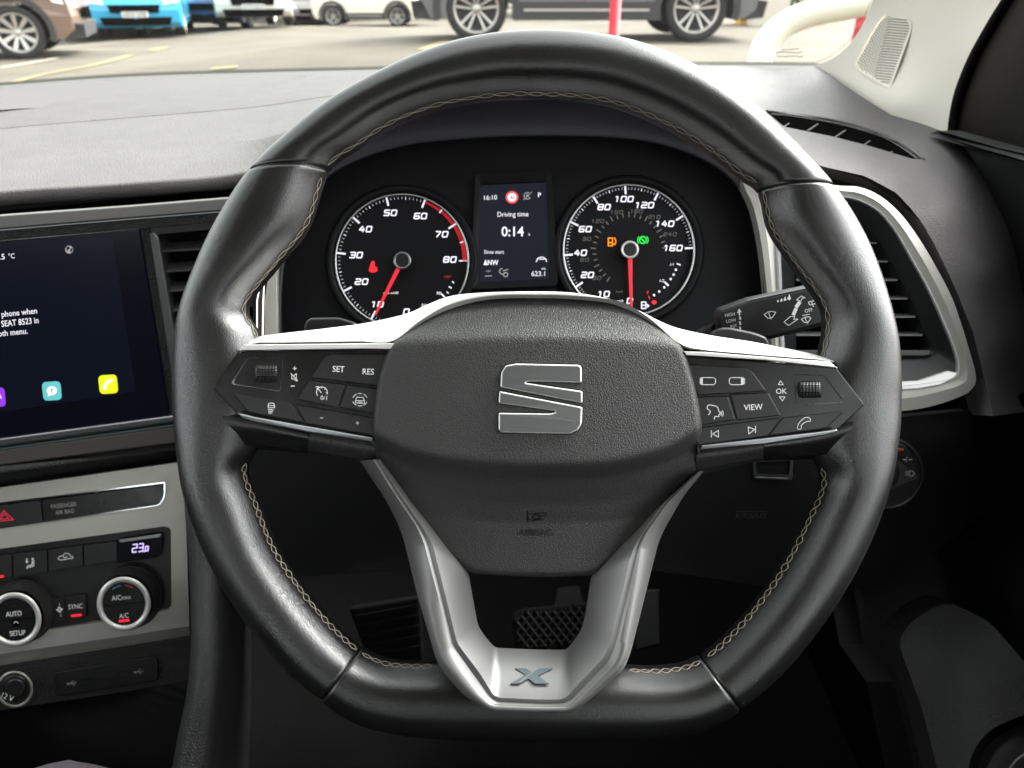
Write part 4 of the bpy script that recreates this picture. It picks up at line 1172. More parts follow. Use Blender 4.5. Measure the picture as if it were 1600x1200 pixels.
# rev counter
mb = MB(); cx, cy, r = GL
aL = lambda v: (80 - v) * 3.46
for v in range(0, 81): 
    if v % 10 == 0: tick(mb, cx, cy, aL(v), r - 15.5, r - 4, 2.8 if v < 80 else 1.8)
    elif v % 5 == 0 and v > 60: tick(mb, cx, cy, aL(v), r - 9.5, r - 4.5, 2.0)
    elif v < 60: tick(mb, cx, cy, aL(v), r - (9 if v % 5 == 0 else 8.5), r - 5.5, 1.1 if v % 5 == 0 else .55)
for s_, x, y in (("0",635,487),("10",590.5,475.5),("20",565,440),("30",556.5,398.5),("40",571,358),("50",610,332.5),("60",657,337.5),("70",690,366),("80",703,405.5)):
    num(mb, s_, x, y, 8.2, 1.9, T)
mb.text("rpm x100", 611, 457.5, 3.8, T, shear=.2, xs=1.1)
mb.text("90", 685.5, 458, 4.6, T, shear=.2, xs=1.2); mb.text("50", 662, 477, 4.6, T, shear=.2, xs=1.2)
mb.stroke([(690,459.5),(694.5,464)], 2.2, T); mb.stroke([(707,440),(709,442)], 1.6, T); mb.stroke([(702,448),(705,450)], 2.0, T); mb.stroke([(698,456),(700.5,458)], 1.5, T); mb.stroke([(686,469),(689,471.5)], 1.5, T)
mb.build("scale", m_white_e, tac)
mb = MB()
for a, b in ((60.3,61.1),(61.4,62.2),(62.5,63.3),(63.6,64.6),(65.5,66.7),(67.0,68.3),(68.6,69.6),(70.6,72.4),(72.7,74.6),(75.4,79.8)):
    w = 3.2 + (a - 60) * .22
    p = arc(cx, cy, r - 7.5 + .8, aL(a), aL(b), 5); mb.stroke(p, w, T)
mb.text("130°", 700, 432.5, 3.6, T, shear=.2, xs=1.3)
mb.build("red_zone", m_redline, tac)
mb = MB()
tc_ = [(582,407),(586,410),(585,415),(589,418),(590,423),(587,425),(583,426),(578,425),(576,422),(578,417),(579,412)]
mb.add([T(*p) for p in tc_], [tuple(t) for t in tessellate_polygon([[Vector((p[0], p[1], 0)) for p in tc_]])]); mb.build("warning_light", m_red_e, tac, label="red seat belt warning light")
def needle(cx, cy, tx, ty, w0, w1, pod, hub_mt):
    d = np.array((tx - cx, ty - cy)); l = np.linalg.norm(d); d = d / l; n = np.array((-d[1], d[0])); c = np.array((cx, cy))
    pts = [c + d * 13 + n * w0, c + d * l + n * w1, c + d * l - n * w1, c + d * 13 - n * w0]
    mb = MB(); mb.poly([tuple(p) for p in pts], S_c, .0012, .0045, bev=.5, bevd=.0003); mb.build("needle", m_needle, pod)
    mb = MB(); mb.turn([(14.2, .002), (14.2, .0065), (12.8, .0078), (11.0, .0078), (10.4, .007)], S_c, cx, cy, n=40); h = mb.build("needle_hub", hub_mt, pod)
    mb = MB(); mb.turn([(10.5, .0060), (10.2, .0072), (9.6, .0074)], S_c, cx, cy, n=40); mb.build("hub_cap", m_button, h)
needle(628.5, 407, 586, 492, 3.2, 1.6, tac, m_dkchrome)
needle(984.3, 390, 986.5, 480, 3.4, 1.8, spd, m_silver)
# speedometer
mb = MB(); cx, cy, r = GR
aR = lambda v: 2 + (160 - v) * 1.52
for v in range(20, 161, 2):
    if v % 20 == 0: tick(mb, cx, cy, aR(v), r - 15, r - 4, 2.8)
    elif v % 10 == 0: tick(mb, cx, cy, aR(v), r - 9, r - 5.5, 1.2)
    else: tick(mb, cx, cy, aR(v), r - 8.5, r - 5.5, .55)
for k in range(1, 12): tick(mb, cx, cy, aR(20) + k * 2.6, r - 8.5, r - 5.5, .55)
for s_, x, y in (("0",984,470),("10",944,459.5),("20",918,429.5),("40",907,395),("60",914.5,358),("80",944,323.5),("100",976,311),("120",1008,320.5),("140",1039.5,349.5),("160",1052.5,387.5)):
    num(mb, s_, x, y, 8.0, 1.9, T)
mb.text("mph", 969, 470, 4, T, shear=.2, xs=1.1)
mb.text("1/1", 1050, 413, 4, T, shear=.2); mb.text("1/2", 1034.5, 438.5, 4.6, T, shear=.2)
mb.stroke([(1058,412),(1063,414)], 1.8, T)
for x, y in ((1056,421.5),(1052.5,429),(1048,436),(1038,449),(1030,455.5),(1022,461)): mb.add([T(*p) for p in ell(x, y, 1.7, 2.0, 8)], [tuple(range(8))])
mb.stroke([(1039,441),(1044,446)], 2.6, T)
mb.stroke([(1002.5,472),(1009,472),(1009,482),(1002.5,482)], 1.6, T, closed=True); mb.stroke([(1003,477),(1009,477)], 1.4, T); mb.add([T(*p) for p in ((1010.5,474),(1015,478),(1011,481))], [(0,1,2)])
mb.build("scale", m_white_e, spd)
mb = MB()
for s_, x, y in (("30",932.5,434.5),("60",913.5,406),("90",917,373.5),("120",934.5,345.5),("150",964,331.5),("180",995,330),("210",1022.5,339),("240",1057-.5*20+.0,366)):
    num(mb, s_, x, y, 5.2, .95, T, gap=.5)
mb.text("km/h", 968, 455.5, 3.6, T, shear=.2, xs=1.1)
for k in range(25):
    a = 4 + k * 9.6
    tick(mb, 983, 391, a, 52, 57 if k % 3 else 60, 1.8)
mb.build("inner_scale", m_km, spd)
mb = MB(); mb.stroke([(950.5,372),(957,372),(957,384),(950.5,384)], 1.8, T, closed=True); mb.stroke([(951,379),(957,379)], 2.0, T); mb.stroke(cat([(958,381),(961,382),(962,376),(960,371.5)], 3), 1.6, T)
mb.build("warning_light", m_orange_e, spd, label="orange low fuel warning light")
mb = MB(); mb.stroke(arc(1004.5, 375, 5.3, 0, 345, 18), 2.0, T); mb.stroke([(1001,372),(1008,378.5)], 2.0, T); mb.stroke(arc(1004.5, 375, 8.2, 140, 220, 6), 1.4, T); mb.stroke(arc(1004.5, 375, 8.2, -40, 40, 6), 1.4, T)
mb.build("warning_light", m_green_e, spd, label="green brake hold light")
mb = MB(); mb.add([T(*p) for p in ell(1022, 472.3, 3.8, 3, 14)], [tuple(range(14))]); mb.text("0", 1012, 456.5, 4.4, T, bold=.0); mb.stroke([(1013.5,462),(1015,467)], 1.2, T)
mb.build("warning_light", m_red_e, spd, label="small red fuel reserve light")
# pod shapes and the middle screen
mb = MB()
mb.frame(rnd([(743,272),(862,266),(872,446),(735,452)], 8, 4), rnd([(750,288),(853,283),(859,436),(748,441)], 4, 4), S_c, .006, 0, soff=-.004, inner_drop=.003)
dm = mb.build("middle_display", m_dial, clu, label="small screen between the dials showing the driving time")
mb = MB(); mb.poly([(749.5,290),(853.5,285),(858.5,437),(749,441)], S_c, .0014, 0)
mb.build("display_glass", mat("cluster_screen", (.003,.0035,.0055), .2, emit=(.020,.023,.034), est=.6 * EM, spec=.12), dm)
mb = MB(); mb.poly(rnd([(738,455),(868,450),(878,500),(730,500)], 3), S_c, .002, .001, bev=1.5, bevd=.0008); mb.build("lower_block", m_dial, dm)
TT = lambda x, y, o=0: S_c(x, y, .0018)
mb = MB()
mb.text("16:10", 766.5, 308.5, 7.2, TT, ang=2, bold=.0, xs=.98); mb.text("P", 843, 304.5, 7.2, TT, bold=.01)
mb.text("Driving time", 801.5, 334.5, 7.6, TT, ang=1, bold=.0, xs=.9)
mb.text("0:14", 801, 361.5, 15, TT, bold=.012, xs=.96); mb.text("h", 827, 366, 4, TT)
mb.text("Since start", 772, 393.5, 5.6, TT, bold=.0, xs=.92)
mb.add([TT(*p) for p in ((755.5,414),(758.5,405),(762,414))], [(0,1,2)]); mb.text("NW", 770.5, 410, 7.6, TT, bold=.02, xs=.86)
mb.text("623.1", 841, 427.5, 7.6, TT, bold=.0, xs=.98); mb.text("mls", 849.5, 419.5, 3.6, TT)
mb.stroke([(838,409),(840,404),(844,402),(849,402),(853,405),(854,409)], 1.4, TT); mb.stroke([(842,405),(851,405)], 1.2, TT)
mb.build("display_text", m_white_e, dm)
mb = MB()
mb.stroke(arc(824, 306, 5.2, 60, 330, 16), 1.1, TT); mb.text("A", 824, 306, 6, TT, bold=.01); mb.stroke([(818,312),(831,300)], .9, TT)
mb.build("display_text", m_white_d, dm); mb = MB(); mb.text("mph", 763, 423, 3.2, TT); mb.stroke([(758,431.5),(768,431)], 1.2, TT)
mb.stroke(arc(785, 424, 4.5, 90, 330, 12), 1.2, TT); mb.stroke(arc(790, 429, 3.5, 0, 360, 10), 1.2, TT); mb.stroke([(786,423),(794,421)], 1.2, TT)
mb.build("display_text", m_white_d, dm)
mb = MB(); mb.add([TT(*p) for p in ell(800, 308.3, 10, 9.8, 28)], [tuple(range(28))]); mb.build("speed_sign", mat("sign_red", (.6,.05,.05), .5, emit=(.8,.07,.08), est=.75 * EM), dm)
mb = MB(); mb.add([S_c(p[0], p[1], .0020) for p in ell(800, 308.3, 6.8, 6.6, 28)], [tuple(range(28))]); mb.build("speed_sign", mat("sign_white", (.7,.7,.7), .5, emit=(.9,.85,.88), est=.8 * EM), dm)
mb = MB(); mb.text("40", 800.5, 308.6, 6.4, lambda x, y, o=0: S_c(x, y, .0022), bold=.0, xs=.85); mb.build("speed_sign", m_deep, dm)
# silver strips either side of the cluster
mb = MB(); mb.poly([(413,552),(414,470),(420,425),(429,395),(434,380),(433,440),(434,550)], flat(.606), .006, -.006, bev=1, bevd=.0006); mb.build("side_strip", m_silver_mat, clu)
mb = MB(); mb.poly([(400,552),(400,470),(408,430),(415,410),(413,470),(411.5,552)], flat(.603), .006, -.006, bev=2.5, bevd=.0015); mb.build("side_strip", m_chrome, clu)

# ================================================================ SIDE AIR VENT (right)
S_sv = Tps([(1160,285,.602),(1300,300,.590),(1420,380,.580),(1500,520,.578),(1500,600,.582),(1250,640,.60),(1200,460,.604),(1230,560,.602),(1350,450,.590)])
sv = thing("side_air_vent", "large air vent in a bright silver surround at the right end of the dashboard", "air vent", M @ S_sv(1400, 640, -.02))
out_ = cat([(1163,277),(1230,272),(1302,289),(1342,292),(1376,307),(1407,334),(1435,371),(1462,416),(1490,471),(1514,545),(1525,588),(1520,606),(1500,620),(1450,636),(1400,643),(1300,650),(1214,650),(1206,545),(1199,460),(1190,382),(1178,325)], 4, True)
mid_ = cat([(1215,330),(1262,300),(1313,305),(1345,312),(1376,330),(1402,362),(1427,405),(1452,450),(1477,505),(1495,552),(1499,580),(1487,594),(1440,602),(1400,606),(1300,612),(1260,614),(1224,612),(1219,545),(1215,460),(1212,400),(1211,365)], 4, True)
in_ = cat([(1230,345),(1270,307),(1312,311.5),(1343,318),(1372,335),(1397,365),(1421,407),(1446,453),(1470,507),(1488,553),(1490,576),(1482,587),(1438,594.5),(1400,598),(1300,603),(1265,604),(1238,600),(1232,545),(1229,460),(1227,410),(1227,375)], 4, True)
op_ = cat([(1244,365),(1275,345),(1310,338),(1338,346),(1360,360),(1382,389),(1404,430),(1424,468),(1443,513),(1452,540),(1450,547),(1440,549),(1410,550),(1380,551),(1320,552),(1285,552),(1248,550),(1244,530),(1242,460),(1241,410),(1241,385)], 4, True)
in2_ = [tuple(np.array(a) * .45 + np.array(b) * .55) for a, b in zip(mid_, in_)]
mb = MB(); mb.frame(out_, mid_, S_sv, .012, -.012, inner_drop=.002, bev=.0025, smooth=True); mb.build("silver_surround", mat("vent_silver", (.43,.42,.385), .42, metal=.5), sv)
mb = MB(); mb.frame(mid_, in2_, S_sv, .008, -.008, inner_drop=.0008, bev=.0025, smooth=True, soff=.0); mb.build("chrome_ring", mat('bright_line', (.92,.93,.94), .22, metal=.6), sv)
mb = MB(); mb.frame(in2_, op_, S_sv, .002, -.0028, inner_drop=.018, soff=-.014, smooth=True); mb.build("inner_surround", m_black, sv)
mb = MB(); mb.add([S_sv(x, y, -.035) for x, y in op_], [tuple(t) for t in tessellate_polygon([[Vector((x, y, 0)) for x, y in op_]])], smooth=False); mb.build("vent_duct", m_deep, sv)
mb = MB(); mb.poly(rnd([(1230,598),(1405,596),(1434,594.5),(1480,579),(1497,583),(1490,592),(1470,602),(1436,608),(1405,610),(1230,611)], 2), S_sv, .003, -.001, bev=2, bevd=.0008); mb.build("bright_edge", m_silver, sv)
mb = MB(); mb.poly(rnd([(1246,547),(1450,547),(1457,552),(1448,556),(1246,557)], 2), S_sv, .003, -.012, bev=1.5, bevd=.0008); mb.build("vent_ledge", mat("ledge_grey", (.06,.06,.06), .4), sv)
for k, y in enumerate((379, 408, 437, 466, 494.5, 523)):
    x1 = np.interp(y, [346,360,389,430,468,513,540], [1338,1360,1382,1404,1424,1443,1452]) - 5
    mb = MB(); A = S_sv(1244, y, -.014); B = S_sv(x1, y, -.014); A2 = S_sv(1244, y, -.030); B2 = S_sv(x1, y, -.030)
    A2.y = A.y + .004; B2.y = B.y + .004
    dn = Vector((0, -.0009, 0))
    mb.add([A, B, B2, A2, A + dn, B + dn, B2 + dn, A2 + dn], [(0,1,2,3),(7,6,5,4),(0,4,5,1),(0,3,7,4),(1,5,6,2)]); mb.build("vent_slat", mat("slat_grey", (.22,.22,.22), .35) if k == 0 else bpy.data.materials["slat_grey"], sv)
# dark strip between pad and surround; the gap's shade is in its colour
mb = MB(); mb.rows([[(1240,246,.618),(1285,260,.600),(1352,275,.592),(1402,302,.586),(1440,346,.583),(1470,400,.582),(1497,458,.582),(1521,520,.584),(1540,592,.588),(1550,640,.60)],
    [(1240,262,.63),(1285,268,.622),(1350,285,.615),(1398,314,.610),(1434,356,.606),(1463,408,.604),(1489,466,.604),(1512,528,.605),(1528,592,.607),(1530,640,.612)],
    [(1240,300,.64),(1300,310,.63),(1345,320,.63),(1380,340,.625),(1410,380,.62),(1440,430,.62),(1465,480,.62),(1485,540,.62),(1500,590,.62),(1500,640,.63)]], 40, cats=False)
mb.build("vent_gap", m_dash_dark, dash)

# ================================================================ WIPER STALK
S_st = plane3((1120,500,.462), (1290,470,.455), (1200,530,.462))
stk = thing("wiper_stalk", "black wiper stalk with white symbols pointing right behind the wheel rim", "wiper stalk", M @ S_st(1130, 510, -.01))
mb = MB()
so_ = rnd([(1119,494),(1124,484),(1169,467.5),(1262,448),(1330,440),(1330,500),(1290,508),(1204,530),(1150,530),(1122,518)], [5,4,3,2,2,2,2,4,5,5], 4)
mb.poly(so_, S_st, .013, -.012, bev=6, bevd=.003, smooth=True)
stem = mb.build("stalk_body", m_black, stk)
mb = MB(); mb.poly(rnd([(1172,468.5),(1262,449.5),(1330,442),(1330,445),(1262,454),(1174,472.5)], 1), S_st, .0012, -.0005, bev=1, bevd=.0004); mb.build("stalk_ridge", m_button, stem)
mb = MB(); T = lambda x, y, o=0: S_st(x, y, .0012)
mb.text("HIGH", 1140.5, 491.5, 5.2, T, ang=10, xs=.9); mb.text("LOW", 1142.5, 501, 5.2, T, ang=10, xs=.9); mb.text("INT", 1146.5, 509.5, 5.2, T, ang=10, xs=.9)
mb.add([T(*p) for p in ((1151.5,489.5),(1154.5,482),(1159,487.5))], [(0,1,2)]); mb.stroke([(1155,488),(1155.5,492)], 2.4, T)
for y in (495, 503, 511): mb.stroke([(1156,y),(1156.8,y+4)], 2.6, T)
mb.stroke([(1194,491.5),(1200,487.5),(1207,486.5),(1212,488),(1207,496),(1200,497.5)], 1.3, T, closed=True); mb.stroke([(1201,489),(1205,499)], 1.2, T)
for x, y, r in ((1215.5,470.8,1.5),(1221,469.6,1.9),(1226.5,468,2.3),(1233,466,2.9)):
    mb.add([T(*p) for p in ell(x, y, r, r, 12)], [tuple(range(12))]); mb.add([T(*p) for p in ((x - r * .8, y - r * .4), (x + r * .8, y - r * .4), (x + r * .2, y - r * 2.2))], [(0,1,2)])
for a, b in (((1249,473),(1244.5,479)),((1243.5,483),(1240,491))): mb.stroke([a, b], 5.5, T)
mb.stroke([(1244.5,468.5),(1252,462.5),(1258,465.5),(1254,465.5),(1251,471),(1247,469)], 1.1, T, closed=True)
mb.stroke([(1225,503),(1235,494.5),(1242,494.5),(1240,499),(1247,498.5),(1232,508.5)], 1.1, T, closed=True)
mb.text("OFF", 1263.5, 485, 5.6, T, ang=12, xs=.9)
mb.stroke([(1263,472),(1273,469.5),(1276,474),(1265,476.5)], 1.2, T, closed=True); mb.stroke([(1268,472),(1271,479)], 1.1, T)
mb.stroke([(1252,499),(1257,496),(1264,495),(1267,497),(1263,503),(1257,504)], 1.2, T, closed=True); mb.stroke([(1258,497),(1262,506)], 1.1, T); mb.stroke([(1254,493),(1265,491)], 1, T)
mb.build("stalk_print", m_print, stem)
mb = MB(); mb.tube([cp(1128, 520, .475), cp(1105, 530, .49), cp(1060, 560, .52)], .008, 12); mb.build("stalk_arm", m_black, stk)

# ================================================================ LIGHT SWITCH
lsw = thing("light_switch", "round rotary light switch half hidden behind the right side of the rim", "light switch", M @ S_kn(1390, 790, 0))
mb = MB(); mb.turn([(58, 0), (57, .004), (54, .005), (52, .003)], S_kn, 1386, 739, n=48); mb.turn([(30, .003), (28, .010), (24, .011)], S_kn, 1376, 738, n=40)
b_ = mb.build("switch_body", m_black, lsw)
mb = MB(); T = lambda x, y, o=0: S_kn(x, y, .0045)
mb.mi = 1; mb.text("AUTO", 1404, 702, 3.6, T, xs=1.1, bold=.01); mb.mi = 0
mb.stroke([(1411,718),(1416,718.5)], 1.4, T); mb.stroke([(1420,718.5),(1425,718)], 1.4, T); mb.stroke([(1417,714),(1416,722)], .8, T)
for k in range(3): mb.stroke([(1415,737+k*2.6),(1419,737+k*2.6)], 1.0, T)
mb.stroke([(1421,736),(1426,736),(1429,739.5),(1426,743.5),(1421,743.5)], 1.3, T, closed=True)
mb.build("switch_print", [m_print_dim, mat("dim_orange", (.3,.06,.01), .5, emit=(.6,.12,.02), est=.35 * EM)], b_)

# ================================================================ PILLAR, DOOR, WINDSCREEN
pil = thing("pillar_trim", "pale grey fabric windscreen pillar with a slotted tweeter grille", "pillar trim", wp(1440, 200, .76))
S_pi = Tps([(1272,103,.93),(1300,120,.905),(1345,150,.85),(1393,182,.793),(1440,196,.755),(1480,208,.722),(1365,0,.82),(1332,64,.865),(1350,40,.845),(1492,140,.705),(1512,90,.685),(1562,0,.655),(1640,-110,.60),(1400,-110,.74),
            (1424,100,.765),(1405,160,.778),(1446,30,.735),(1468,-30,.705),(1384,100,.812),(1440,150,.748)])
po = cat([(1272,103),(1296,116),(1345,150),(1393,180.5),(1438,193),(1480,207.5)], 3)[:-1] + cat([(1480,207.5),(1483,180),(1492,140),(1512,90),(1538,42),(1565,-2),(1640,-120)], 4)[:-1] + [(1640,-120),(1420,-120)] + cat([(1420,-120),(1375,-25),(1360,15),(1345,45),(1325,72),(1300,92),(1272,103)], 4)[1:-1]
gr_ = rnd([(1385,20),(1422,28),(1425,45),(1393,134),(1386,138),(1338,109),(1336,96),(1370,34)], [9,8,6,6,5,6,6,9], 4)
mb = MB(); mb.patch(po, S_pi, holes=[gr_], step=4.5, th=.003); pf = mb.build("pillar_cover", m_beige, pil)
mb = MB(); mb.frame(gr_, inset(gr_, 1.6), S_pi, .0015, -.0003); ig = inset(gr_, 1.6)
mb.patch(ig, lambda x, y, off=0: S_pi(x, y, -.0012), step=8, skirt=False) if False else None
class SO:
    n = Vector((0, 0, 1))
    def __call__(s, x, y, off=0.0): return S_pi(x, y, off - .0008)
mb.patch(ig, SO(), step=4, skirt=False)
mb.mi = 1
ga = np.array(ig)
for k in range(-26, 33):
    y0 = 24 + k * 4.35
    pts = []
    for t in np.linspace(0, 1, 60):
        # flat on the right, turning down on the left
        x = 1428 - t * 95
        bend = max(0, (1382 + (80 - y0) * .25) - x)
        y = y0 + (1428 - x) * -.10 + bend * bend / (bend + 14) * 1.15
        pts.append((x, y))
    a = np.array(pts); ok = inpoly(a, ig) & (dist_poly(a, ig) > 2.2)
    run = []
    xb = 1382 + (80 - y0) * .25
    for p, o_ in list(zip(pts, ok)) + [((0, 0), False)]:
        if o_ and p[0] > xb - 5: run.append(p)
        else:
            if len(run) > 2: mb.stroke(run, 1.5, lambda x, y, o=0: S_pi(x, y, .0002))
            run = []
    # on the left the slots break up into rows of small holes
    left = [p for p, o_ in zip(pts, ok) if o_ and p[0] <= xb - 5]
    last = None
    for p in left:
        if last is None or math.hypot(p[0] - last[0], p[1] - last[1]) > 3.4:
            mb.add([S_pi(q[0], q[1], .0002) for q in ell(p[0], p[1], .95, .95, 6)], [tuple(range(6))]); last = p
mb.build("speaker_grille", [m_beige, m_beige_dark], pf)

door = thing("door_panel", "black driver's door with grained card, lit map pocket and speaker at the right edge", "car door", (.44, .45, .35))
class SD:
    n = Vector((-1, 0, 0))
    def __init__(s, f): s.f = f
    def __call__(s, x, y, off=0.0): return cp(x, y, (s.f(x, y) - off) * F / (x - 800.0))
yy = [-200, 0, 207, 235, 300, 420, 560, 650, 800, 930, 1000, 1100, 1240]
S_frame = SD(lambda x, y: np.interp(y, [-200, 210], [.46, .445]))
mb = MB(); mb.patch([(1482,212),(1486,180),(1497,138),(1517,88),(1543,42),(1570,-4),(1645,-125),(1760,-125),(1760,260),(1600,236)], S_frame, step=14, th=-.02); mb.build("mirror_corner", m_rubber, door)
mb = MB(); mb.tube([S_frame(x, y, .006) for x, y in cat([(1483,208),(1487,178),(1498,138),(1518,88),(1544,40),(1571,-6),(1645,-125)], 5)], .006, 10); mb.build("door_seal", m_rubber, door)
xs_ = lambda x, y: np.interp(y, [210, 225, 250, 300, 420, 560, 700, 820, 930, 1000, 1080, 1240], [.425, .408, .402, .405, .415, .43, .44, .445, .445, .425, .418, .415])
S_dc = SD(xs_)
mb = MB()
mb.patch([(1484,208),(1500,206),(1600,234),(1780,280),(1780,1250),(1500,1250),(1440,1250),(1424,1180),(1396,1065),(1350,1005),(1330,900),(1400,850),(1480,760),(1500,640),(1530,560),(1560,470),(1560,380),(1540,290),(1515,240)], S_dc, step=14, th=-.03)
mb.build("door_card", mat("door_card_black", (.009,.009,.009), .6, spec=.2), door)
mb = MB(); mb.patch([(1486,209),(1500,204),(1600,231),(1780,270),(1780,282),(1600,243),(1560,232),(1510,219)], SD(lambda x, y: .40 + max(0, 236 - y + (x - 1600) * .24) * .0012), step=8, th=-.02); mb.build("window_sill", m_black, door)
S_pk = Tps([(1400,1010,.655),(1425,1100,.635),(1460,1250,.60),(1480,948,.655),(1550,975,.625),(1640,1070,.585),(1500,1060,.612),(1540,1100,.595),(1640,1250,.56),(1520,1250,.575),(1740,1150,.55)])
mb = MB(); mb.patch(rnd([(1402,1000),(1430,965),(1480,940),(1545,970),(1610,1045),(1660,1090),(1660,1110),(1600,1116),(1545,1140),(1518,1175),(1505,1250),(1478,1250),(1462,1190),(1440,1105)], 20), S_pk, step=12, th=.03)
mb.build("map_pocket", mat("pocket_grain", (.010,.0098,.0095), .6, bump=[('grain', 420, .4, .0006)]), door)
mb = MB(); mb.rows([[(1518,1250,.575),(1535,1180,.58),(1570,1145,.58),(1640,1122,.58),(1740,1110,.57)], [(1530,1250,.59),(1548,1188,.592),(1580,1155,.59),(1640,1134,.59),(1740,1122,.58)], [(1560,1250,.58),(1575,1205,.58),(1600,1175,.58),(1650,1160,.57),(1740,1150,.56)],[(1640,1300,.575),(1645,1280,.575),(1660,1260,.575),(1690,1240,.57),(1740,1230,.56)]], 30)
mb.build("door_speaker", m_black, door)
mb = MB(); mb.tube([cp(x, y, d) for x, y, d in cat([(1558,1250,.572),(1575,1205,.572),(1602,1178,.572),(1650,1162,.565)], 5)], .0008, 8); mb.build("speaker_ring", m_dkchrome, door)

# windscreen: glass from the foot of the screen up to the roof edge
ws = thing("windscreen", "curved windscreen with dotted black border and small etched mark in its lower corner", "windscreen", wp(700, 104, 1.03))
base_px = [(-700,215,.80),(-400,175,.84),(-160,149,.905),(0,133,.935),(200,119,.975),(400,112.5,1.005),(600,108,1.008),(800,104,1.008),(1000,102,.99),(1110,101,.98),(1272,102,.945),(1330,110,.925)]
bp = [M @ cp(*p) for p in resample(cat(base_px, 6), 60)]
mb = MB(); vs = []; nb = len(bp)
for j in range(13):
    t = j / 12
    for i, b in enumerate(bp):
        top = Vector((b.x * .96 - .01, b.y - .70, 1.60))
        p = b.lerp(top, t); bul = math.sin(math.pi * t) * .02
        p += Vector((0, bul, bul * 1.3)); vs.append(p)
mb.add(vs, [(j * nb + i, j * nb + i + 1, (j + 1) * nb + i + 1, (j + 1) * nb + i) for j in range(12) for i in range(nb - 1)], world=True, smooth=True)
mb.build("glass", m_windscreen, ws)
mb = MB()
lo = resample(cat(base_px[2:], 6), 60)
mb.rows([[(x, y - 3.6, d + .004) for x, y, d in lo], [(x, y + 3, d - .002) for x, y, d in lo]], 60, cats=False)
for x, y, d in resample(cat(base_px[2:11], 6), 420): mb.add([cp(x + u, y - 4.6 + v, d + .004) for u, v in ((-1,0),(0,-1),(1,0),(0,1))], [(0,1,2,3)])
for x, y in resample(cat([(1272,101),(1300,90),(1325,70),(1345,43),(1360,13),(1375,-27)], 6), 60): mb.add([cp(x - 3 + u, y - 2 + v, S_pi.d(x, y) + .006) for u, v in ((-1,0),(0,-1),(1,0),(0,1))], [(0,1,2,3)])
mb.build("dotted_border", mat("frit", (.02,.02,.012), .6), ws)
mb = MB(); T = lambda x, y, o=0: cp(x, y, .93)
rr = random.Random(5)
for yy_, x0, x1 in ((77,1222,1246),(82,1212,1254),(88,1214,1250)):
    x = x0
    while x < x1: 
        w = rr.uniform(1.5, 4.5); mb.stroke([(x, yy_ + rr.uniform(-1, 1)), (x + w, yy_ + rr.uniform(-1, 1))], 1.4, T); x += w + 1.4
mb.build("etched_mark", mat("etch", (.08,.07,.05), .6), ws)

# ================================================================ FOOTWELL
mb = MB(); mb.box((-1.2, -1.9, .26), (.5, 1.45, .30)); mb.build("cabin_floor", m_carpet, None, kind="structure")
mb = MB(); mb.box((-1.2, 1.36, .30), (.5, 1.42, 1.08)); mb.build("bulkhead", m_carpet, None, "dark carpeted bulkhead at the far end of the footwell", "bulkhead")
S_bp = plane3((800,960,1.04), (915,952,1.04), (860,1010,1.02))
bpd = thing("brake_pedal", "wide brake pedal with diamond tread seen through the lower spoke", "brake pedal", M @ S_bp(860, 1020, -.02))
mb = MB(); po_ = rnd([(799,962),(812,951),(920,940),(936,950),(936,998),(925,1012),(815,1022),(803,1010)], 6, 4); mb.poly(po_, S_bp, .008, -.008, bev=4, bevd=.002); pb = mb.build("pedal_plate", m_rubber, bpd)
mb = MB()
for k in range(-12, 22):
    for sg in (1, -1):
        x0 = 800 + k * 14
        pts = [(x0 + t * 60 * sg, 945 + t * 75) for t in np.linspace(0, 1, 30)]; a = np.array(pts); ok = inpoly(a, po_) & (dist_poly(a, po_) > 5)
        run = [p for p, o_ in zip(pts, ok) if o_]
        if len(run) > 1: mb.tube([S_bp(p[0], p[1], .001) for p in run], .0022, 5)
mb.build("pedal_tread", mat("tread", (.005,.005,.005), .6, spec=.2), pb)
mb = MB(); mb.poly(rnd([(872,918),(905,915),(912,948),(866,950)], 3), S_bp, .01, -.03); mb.build("pedal_arm", m_button, bpd)
S_ap = flat(1.0)
acp = thing("accelerator_pedal", "dim narrow accelerator pedal right of the lower spoke", "accelerator pedal", M @ S_ap(1012, 1020, -.02))
mb = MB(); mb.poly(rnd([(988,925),(1032,922),(1034,1008),(992,1018)], 5), S_ap, .01, -.01, bev=4, bevd=.003)
mb.build("pedal_plate", m_button, acp)
S_fr = flat(1.05)
mb = MB(); mb.poly(rnd([(545,950),(655,932),(662,1036),(580,1045)], 6), S_fr, .012, -.012, bev=4, bevd=.003)
for k in range(5): mb.poly([(556 + k * 4, 962 + k * 15), (650 + k * 2, 945 + k * 16), (650 + k * 2, 949 + k * 16), (556 + k * 4, 967 + k * 15)], S_fr, .003, .0)
mb.build("footrest", m_rubber, None, "ribbed black footrest in the dark left of the lower spoke", "footrest")

# ================================================================ REST OF THE CABIN (roof and sides that shade it)
body = thing("car_body", "roof, side walls and rear of the car surrounding the cabin", "car body", (-.37, -.4, .3))
mb = MB(); mb.box((-1.25, -1.9, 1.60), (.50, .30, 1.64)); mb.build("roof", m_lining, body)
mb = MB(); mb.box((-1.27, -1.9, .30), (-1.21, 1.40, 1.06)); mb.build("far_side", m_black, body)
mb = MB(); mb.box((.47, -1.9, .30), (.52, 1.40, 1.02)); mb.build("near_side", m_deep, body)
mb = MB(); mb.box((-1.2, -1.95, .30), (.5, -1.9, 1.15)); mb.build("rear_wall", m_black, body)
mb = MB(); mb.box((.46, -.40, 1.02), (.50, -.25, 1.6)); mb.build("centre_pillar", m_lining, body); mb = MB(); mb.box((-1.26, -.40, 1.02), (-1.22, -.25, 1.6)); mb.build("centre_pillar", m_lining, body)
